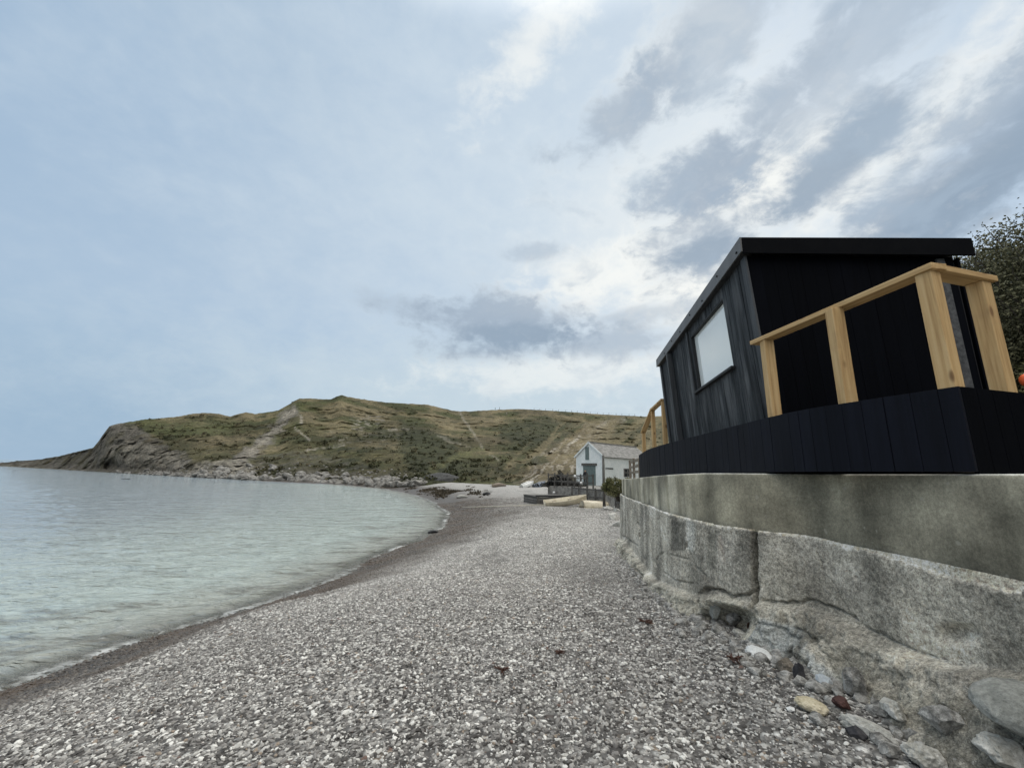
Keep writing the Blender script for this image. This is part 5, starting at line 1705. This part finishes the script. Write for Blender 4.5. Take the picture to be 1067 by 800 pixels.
# ------------------------------------------------------------------ people far off
def person(loc, h, coat, legs, label, rz=0.0, hair=(.03, .022, .018)):
    bm = bmesh.new()
    me = bpy.data.meshes.new('body')
    J = {'pel': (0, 0, .52), 'bel': (0, 0, .62), 'che': (0, -.005, .76), 'nec': (0, 0, .855), 'hed': (0, -.01, .93), 'top': (0, 0, .975),
         'lh': (.055, 0, .50), 'lk': (.065, -.035, .28), 'la': (.06, .02, .045), 'lt': (.065, -.06, .02), 'rh': (-.055, 0, .50), 'rk': (-.06, .01, .28), 'ra': (-.065, .07, .05), 'rt': (-.07, .0, .02),
         'ls': (.105, 0, .815), 'le': (.135, .02, .65), 'lw': (.13, -.04, .52), 'lf': (.125, -.06, .46), 'rs': (-.105, 0, .815), 're': (-.135, .03, .65), 'rw': (-.125, -.02, .52), 'rf': (-.12, -.035, .46)}
    Rr = {'pel': .085, 'bel': .08, 'che': .095, 'nec': .035, 'hed': .058, 'top': .04, 'lh': .06, 'lk': .04, 'la': .026, 'lt': .022, 'rh': .06, 'rk': .04, 'ra': .026, 'rt': .022,
          'ls': .042, 'le': .032, 'lw': .022, 'lf': .018, 'rs': .042, 're': .032, 'rw': .022, 'rf': .018}
    E_ = [('pel', 'bel'), ('bel', 'che'), ('che', 'nec'), ('nec', 'hed'), ('hed', 'top'), ('pel', 'lh'), ('lh', 'lk'), ('lk', 'la'), ('la', 'lt'), ('pel', 'rh'), ('rh', 'rk'), ('rk', 'ra'), ('ra', 'rt'),
          ('che', 'ls'), ('ls', 'le'), ('le', 'lw'), ('lw', 'lf'), ('che', 'rs'), ('rs', 're'), ('re', 'rw'), ('rw', 'rf')]
    names = list(J)
    me.from_pydata([tuple(c * h for c in J[k]) for k in names], [(names.index(a), names.index(b)) for a, b in E_], [])
    tmp = bpy.data.objects.new('tmp_body', me); COL.objects.link(tmp)
    sk = tmp.modifiers.new('skin', 'SKIN')
    for i, kname in enumerate(names):
        me.skin_vertices[0].data[i].radius = (Rr[kname] * h,) * 2
        me.skin_vertices[0].data[i].use_root = (i == 0)
    tmp.modifiers.new('sub', 'SUBSURF').levels = 2
    dg = bpy.context.evaluated_depsgraph_get()
    body = bpy.data.meshes.new_from_object(tmp.evaluated_get(dg))
    bpy.data.objects.remove(tmp)
    body.name = 'person'
    for c in (coat, legs, (.45, .28, .2), hair):
        body.materials.append(mat_simple('cloth', c, .85))
    for f in body.polygons:
        z = f.center.z / h
        x = abs(f.center.x / h)
        f.material_index = 3 if (z > .94 or (z > .88 and f.center.y > .012 * h)) else 2 if z > .865 or (x > .10 and z < .51 and z > .4) else 0 if z > .50 else 1
        f.use_smooth = True
    o = link('person', body, None, loc)
    o.rotation_euler = (0, 0, rz)
    return tag(o, label, 'person')
pd = hp(-.9, HW * .47, TZ)
person(pd, 1.7, (.018, .018, .022), (.02, .02, .024), 'person in dark clothes standing before the boathouse door', .4)
def ridge_pt(px, t=1.0):
    j = int(np.argmin(np.abs(cols - px)))
    return HP[2 + int(round(t * (nR - 1))) + 1, j] if t < 1 else HP[nR + 2, j]
person(tuple(ridge_pt(515.5)), 1.9, (.03, .03, .035), (.025, .025, .03), 'left one of two dark figures walking on the skyline of the hill', 1.5)
person(tuple(ridge_pt(520.5)), 1.7, (.03, .03, .035), (.025, .025, .03), 'right one of two dark figures walking on the skyline of the hill', 1.5)
person(tuple(ridge_pt(528, .93)), 1.9, (.55, .5, .42), (.30, .27, .22), 'person in pale clothes on the path below the skyline', 1.0, (.2, .15, .1))
# fence posts along the ridge
rfn = thing('ridge_fence', 'thin line of fence posts along the skyline of the hill', 'fence', (0, 0, 0))
prev = None
for i in range(17):
    px = 556 + i * 6.6
    q = ridge_pt(px)
    mm = MB(); mm.tube([(q[0], q[1], q[2] - .4), (q[0], q[1], q[2] + 1.15)], .09, 5); mm.build('post', M['grey_wood'], rfn)
    if prev is not None:
        mm = MB(); mm.tube([(prev[0], prev[1], prev[2] + 1.0), (q[0], q[1], q[2] + 1.0)], .015, 4); mm.build('wire', M['grey_wood'], rfn)
    prev = q

# ------------------------------------------------------------------ sky and sun
W = bpy.data.worlds.new('World')
S.world = W
W.use_nodes = True
W.cycles.sampling_method = 'MANUAL'
W.cycles.sample_map_resolution = 2048
nt = W.node_tree
k = NB(nt)
bg = nt.nodes['Background']
SUN_DIR = Vector(ray(770, 120)).normalized()
sel = math.asin(SUN_DIR.z); saz = math.atan2(SUN_DIR.x, SUN_DIR.y)
sky = k.n('ShaderNodeTexSky')
sky.sky_type = 'NISHITA'; sky.sun_disc = False
sky.sun_elevation = sel; sky.sun_rotation = saz
sky.air_density = 1.0; sky.dust_density = 1.5
g = k.coord('Generated')
nx, ny, nz = k.sep(g)
azn = k.math('ARCTAN2', nx, ny)
eln = k.math('ARCSINE', nz)
# cloud noise laid over the dome of the sky, flattened towards the horizon
cb = k.n('ShaderNodeCombineXYZ')
k.l(nx, cb.inputs[0]); k.l(ny, cb.inputs[1]); k.l(k.math('MULTIPLY', nz, 1.55), cb.inputs[2])
pl = cb.outputs[0]
big = k.noise(pl, 3.0, 9, .58, .25)
med = k.noise(pl, 7.5, 10, .60, .3)
fin = k.noise(pl, 20.0, 9, .62, .35)
def cen(a, w): return k.math('MULTIPLY', k.math('SUBTRACT', a, .5), w)
NA = k.math('ADD', k.math('ADD', cen(big, 1.1), cen(med, 2.2)), cen(fin, 1.2))
NBd = k.math('ADD', cen(med, 1.9), cen(fin, 1.1))
def blob(px, py, rx, ry, rot=0.0, rag=1.0, soft=.55, nz_=None):
    """an elongated ragged cloud patch at a direction of the sky; rx, ry, rot in degrees"""
    d = ray(px, py); d = d / np.linalg.norm(d)
    a0, e0 = math.atan2(d[0], d[1]), math.asin(d[2])
    da = k.math('MULTIPLY', k.math('SUBTRACT', azn, a0), math.cos(e0))
    de = k.math('SUBTRACT', eln, e0)
    c, s = math.cos(math.radians(rot)), math.sin(math.radians(rot))
    x = k.math('ADD', k.math('MULTIPLY', da, c / math.radians(rx)), k.math('MULTIPLY', de, s / math.radians(rx)))
    y = k.math('ADD', k.math('MULTIPLY', da, -s / math.radians(ry)), k.math('MULTIPLY', de, c / math.radians(ry)))
    r = k.math('SQRT', k.math('ADD', k.math('MULTIPLY', x, x), k.math('MULTIPLY', y, y)))
    vv = k.math('ADD', k.math('SUBTRACT', 1.0, r), k.math('MULTIPLY', nz_ or NA, rag))
    return k.step(vv, -soft * .6, soft)
U = 10.0                      # Background strength is .1
def cc(r, g_, b_): return (r * U, g_ * U, b_ * U)
def lay(f, amt, c):
    global base
    base = k.mix(k.math('MULTIPLY', f, amt), base, c4(cc(*c)))
base = k.mix(.86, sky.outputs[0], c4(cc(.36, .48, .615)))
base = k.mix(k.step(eln, .0, .35, .5, 0), base, c4(cc(.365, .48, .575)))
lay(blob(20, 440, 40, 10, 0, .15, 1.2), .75, (.265, .385, .52))
lay(blob(60, 60, 30, 16, -20, .8, .9), .5, (.275, .395, .545))
lay(blob(260, 30, 16, 6, -15, .9, .8), .30, (.315, .42, .535))
lay(blob(610, 210, 44, 36, 0, .45, 1.2), .9, (.57, .65, .715))
lay(blob(560, 420, 42, 9, 0, .4, .9), .7, (.51, .60, .65))
lay(blob(730, 240, 20, 16, 25, .5, 1.0), .85, (.71, .75, .765))
# bright breaks
for (a, b_, c_, d_, e_, f_) in ((570, 22, 11, 3.2, 50, .6), (905, 178, 18, 1.9, 34, .5), (1020, 102, 14, 1.9, 34, .42), (800, 205, 9, 5, 20, .75), (640, 290, 13, 4.5, 12, .75), (735, 300, 9, 5, 10, .85), (590, 388, 18, 3, 4, .5), (925, 232, 10, 1.2, 22, .85), (700, 60, 10, 4, 25, .4)):
    lay(blob(a, b_, c_, d_, e_, 1.15, .75), f_, (.84, .845, .81))
# grey-blue clouds
for (a, b_, c_, d_, e_, f_) in ((530, 340, 12, 4.2, 2, .85), (640, 355, 9, 2.6, 0, .6), (735, 178, 6, 3.2, 22, .75), (640, 125, 7, 3.4, 25, .7), (740, 255, 8.5, 4.0, 12, .8), (855, 188, 9, 2.8, 30, .75), (800, 115, 9, 2.4, 30, .4), (1015, 178, 16, 4.6, 32, .8),
                                (890, 45, 14, 4, 25, .5), (750, 25, 9, 4, 25, .5), (940, 250, 12, 3.6, 20, .65), (660, 330, 9, 1.5, 5, .45), (555, 262, 4, 1.0, 10, .4), (430, 322, 6, 1.6, -4, .3)):
    lay(blob(a, b_, c_, d_, e_, 1.35, .6), f_, (.305, .375, .462))
for (a, b_, c_, d_, e_, f_) in ((540, 350, 9, 2.2, 2, .5), (735, 262, 6, 2.0, 12, .5), (860, 182, 7, 1.8, 30, .5), (1030, 190, 12, 3, 32, .5)):
    lay(blob(a, b_, c_, d_, e_, 1.2, .5, NBd), f_, (.205, .285, .38))
# broken texture on the sunward side
lay(k.math('MULTIPLY', k.step(med, .50, .68), k.step(azn, -.3, .3, .06, 1)), .42, (.36, .45, .55))
lay(k.math('MULTIPLY', k.step(fin, .53, .68), k.step(azn, -.25, .35, .03, 1)), .09, (.80, .80, .79))
# unseen brightness added to the sky overhead and behind, to light the scene
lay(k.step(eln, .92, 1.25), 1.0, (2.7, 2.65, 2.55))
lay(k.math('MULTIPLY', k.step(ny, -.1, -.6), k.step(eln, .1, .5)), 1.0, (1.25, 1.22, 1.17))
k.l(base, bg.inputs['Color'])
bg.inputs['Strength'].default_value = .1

sun = bpy.data.lights.new('sun', 'SUN')
sun.energy = 1.3; sun.angle = math.radians(25); sun.color = (1, .94, .86)
so = bpy.data.objects.new('sun', sun); COL.objects.link(so)
so.rotation_mode = 'QUATERNION'
so.rotation_quaternion = SUN_DIR.to_track_quat('Z', 'Y')
so.location = (20, 20, 60)

# ------------------------------------------------------------------ camera
cam = bpy.data.cameras.new('camera')
cam.sensor_fit = 'HORIZONTAL'; cam.sensor_width = 36
cam.lens = F / 1067 * 36
cam.clip_start = .05; cam.clip_end = 20000
co = bpy.data.objects.new('camera', cam); COL.objects.link(co)
M4 = Matrix([list(r) for r in RC]).to_4x4()
M4.translation = Vector(CAM)
co.matrix_world = M4
S.camera = co

S.view_settings.view_transform = 'Standard'
S.view_settings.look = 'None'
S.view_settings.gamma = 1
S.view_settings.exposure = 0.22
S.render.engine = 'CYCLES'
S.cycles.use_denoising = True
S.cycles.max_bounces = 6
S.cycles.transparent_max_bounces = 8
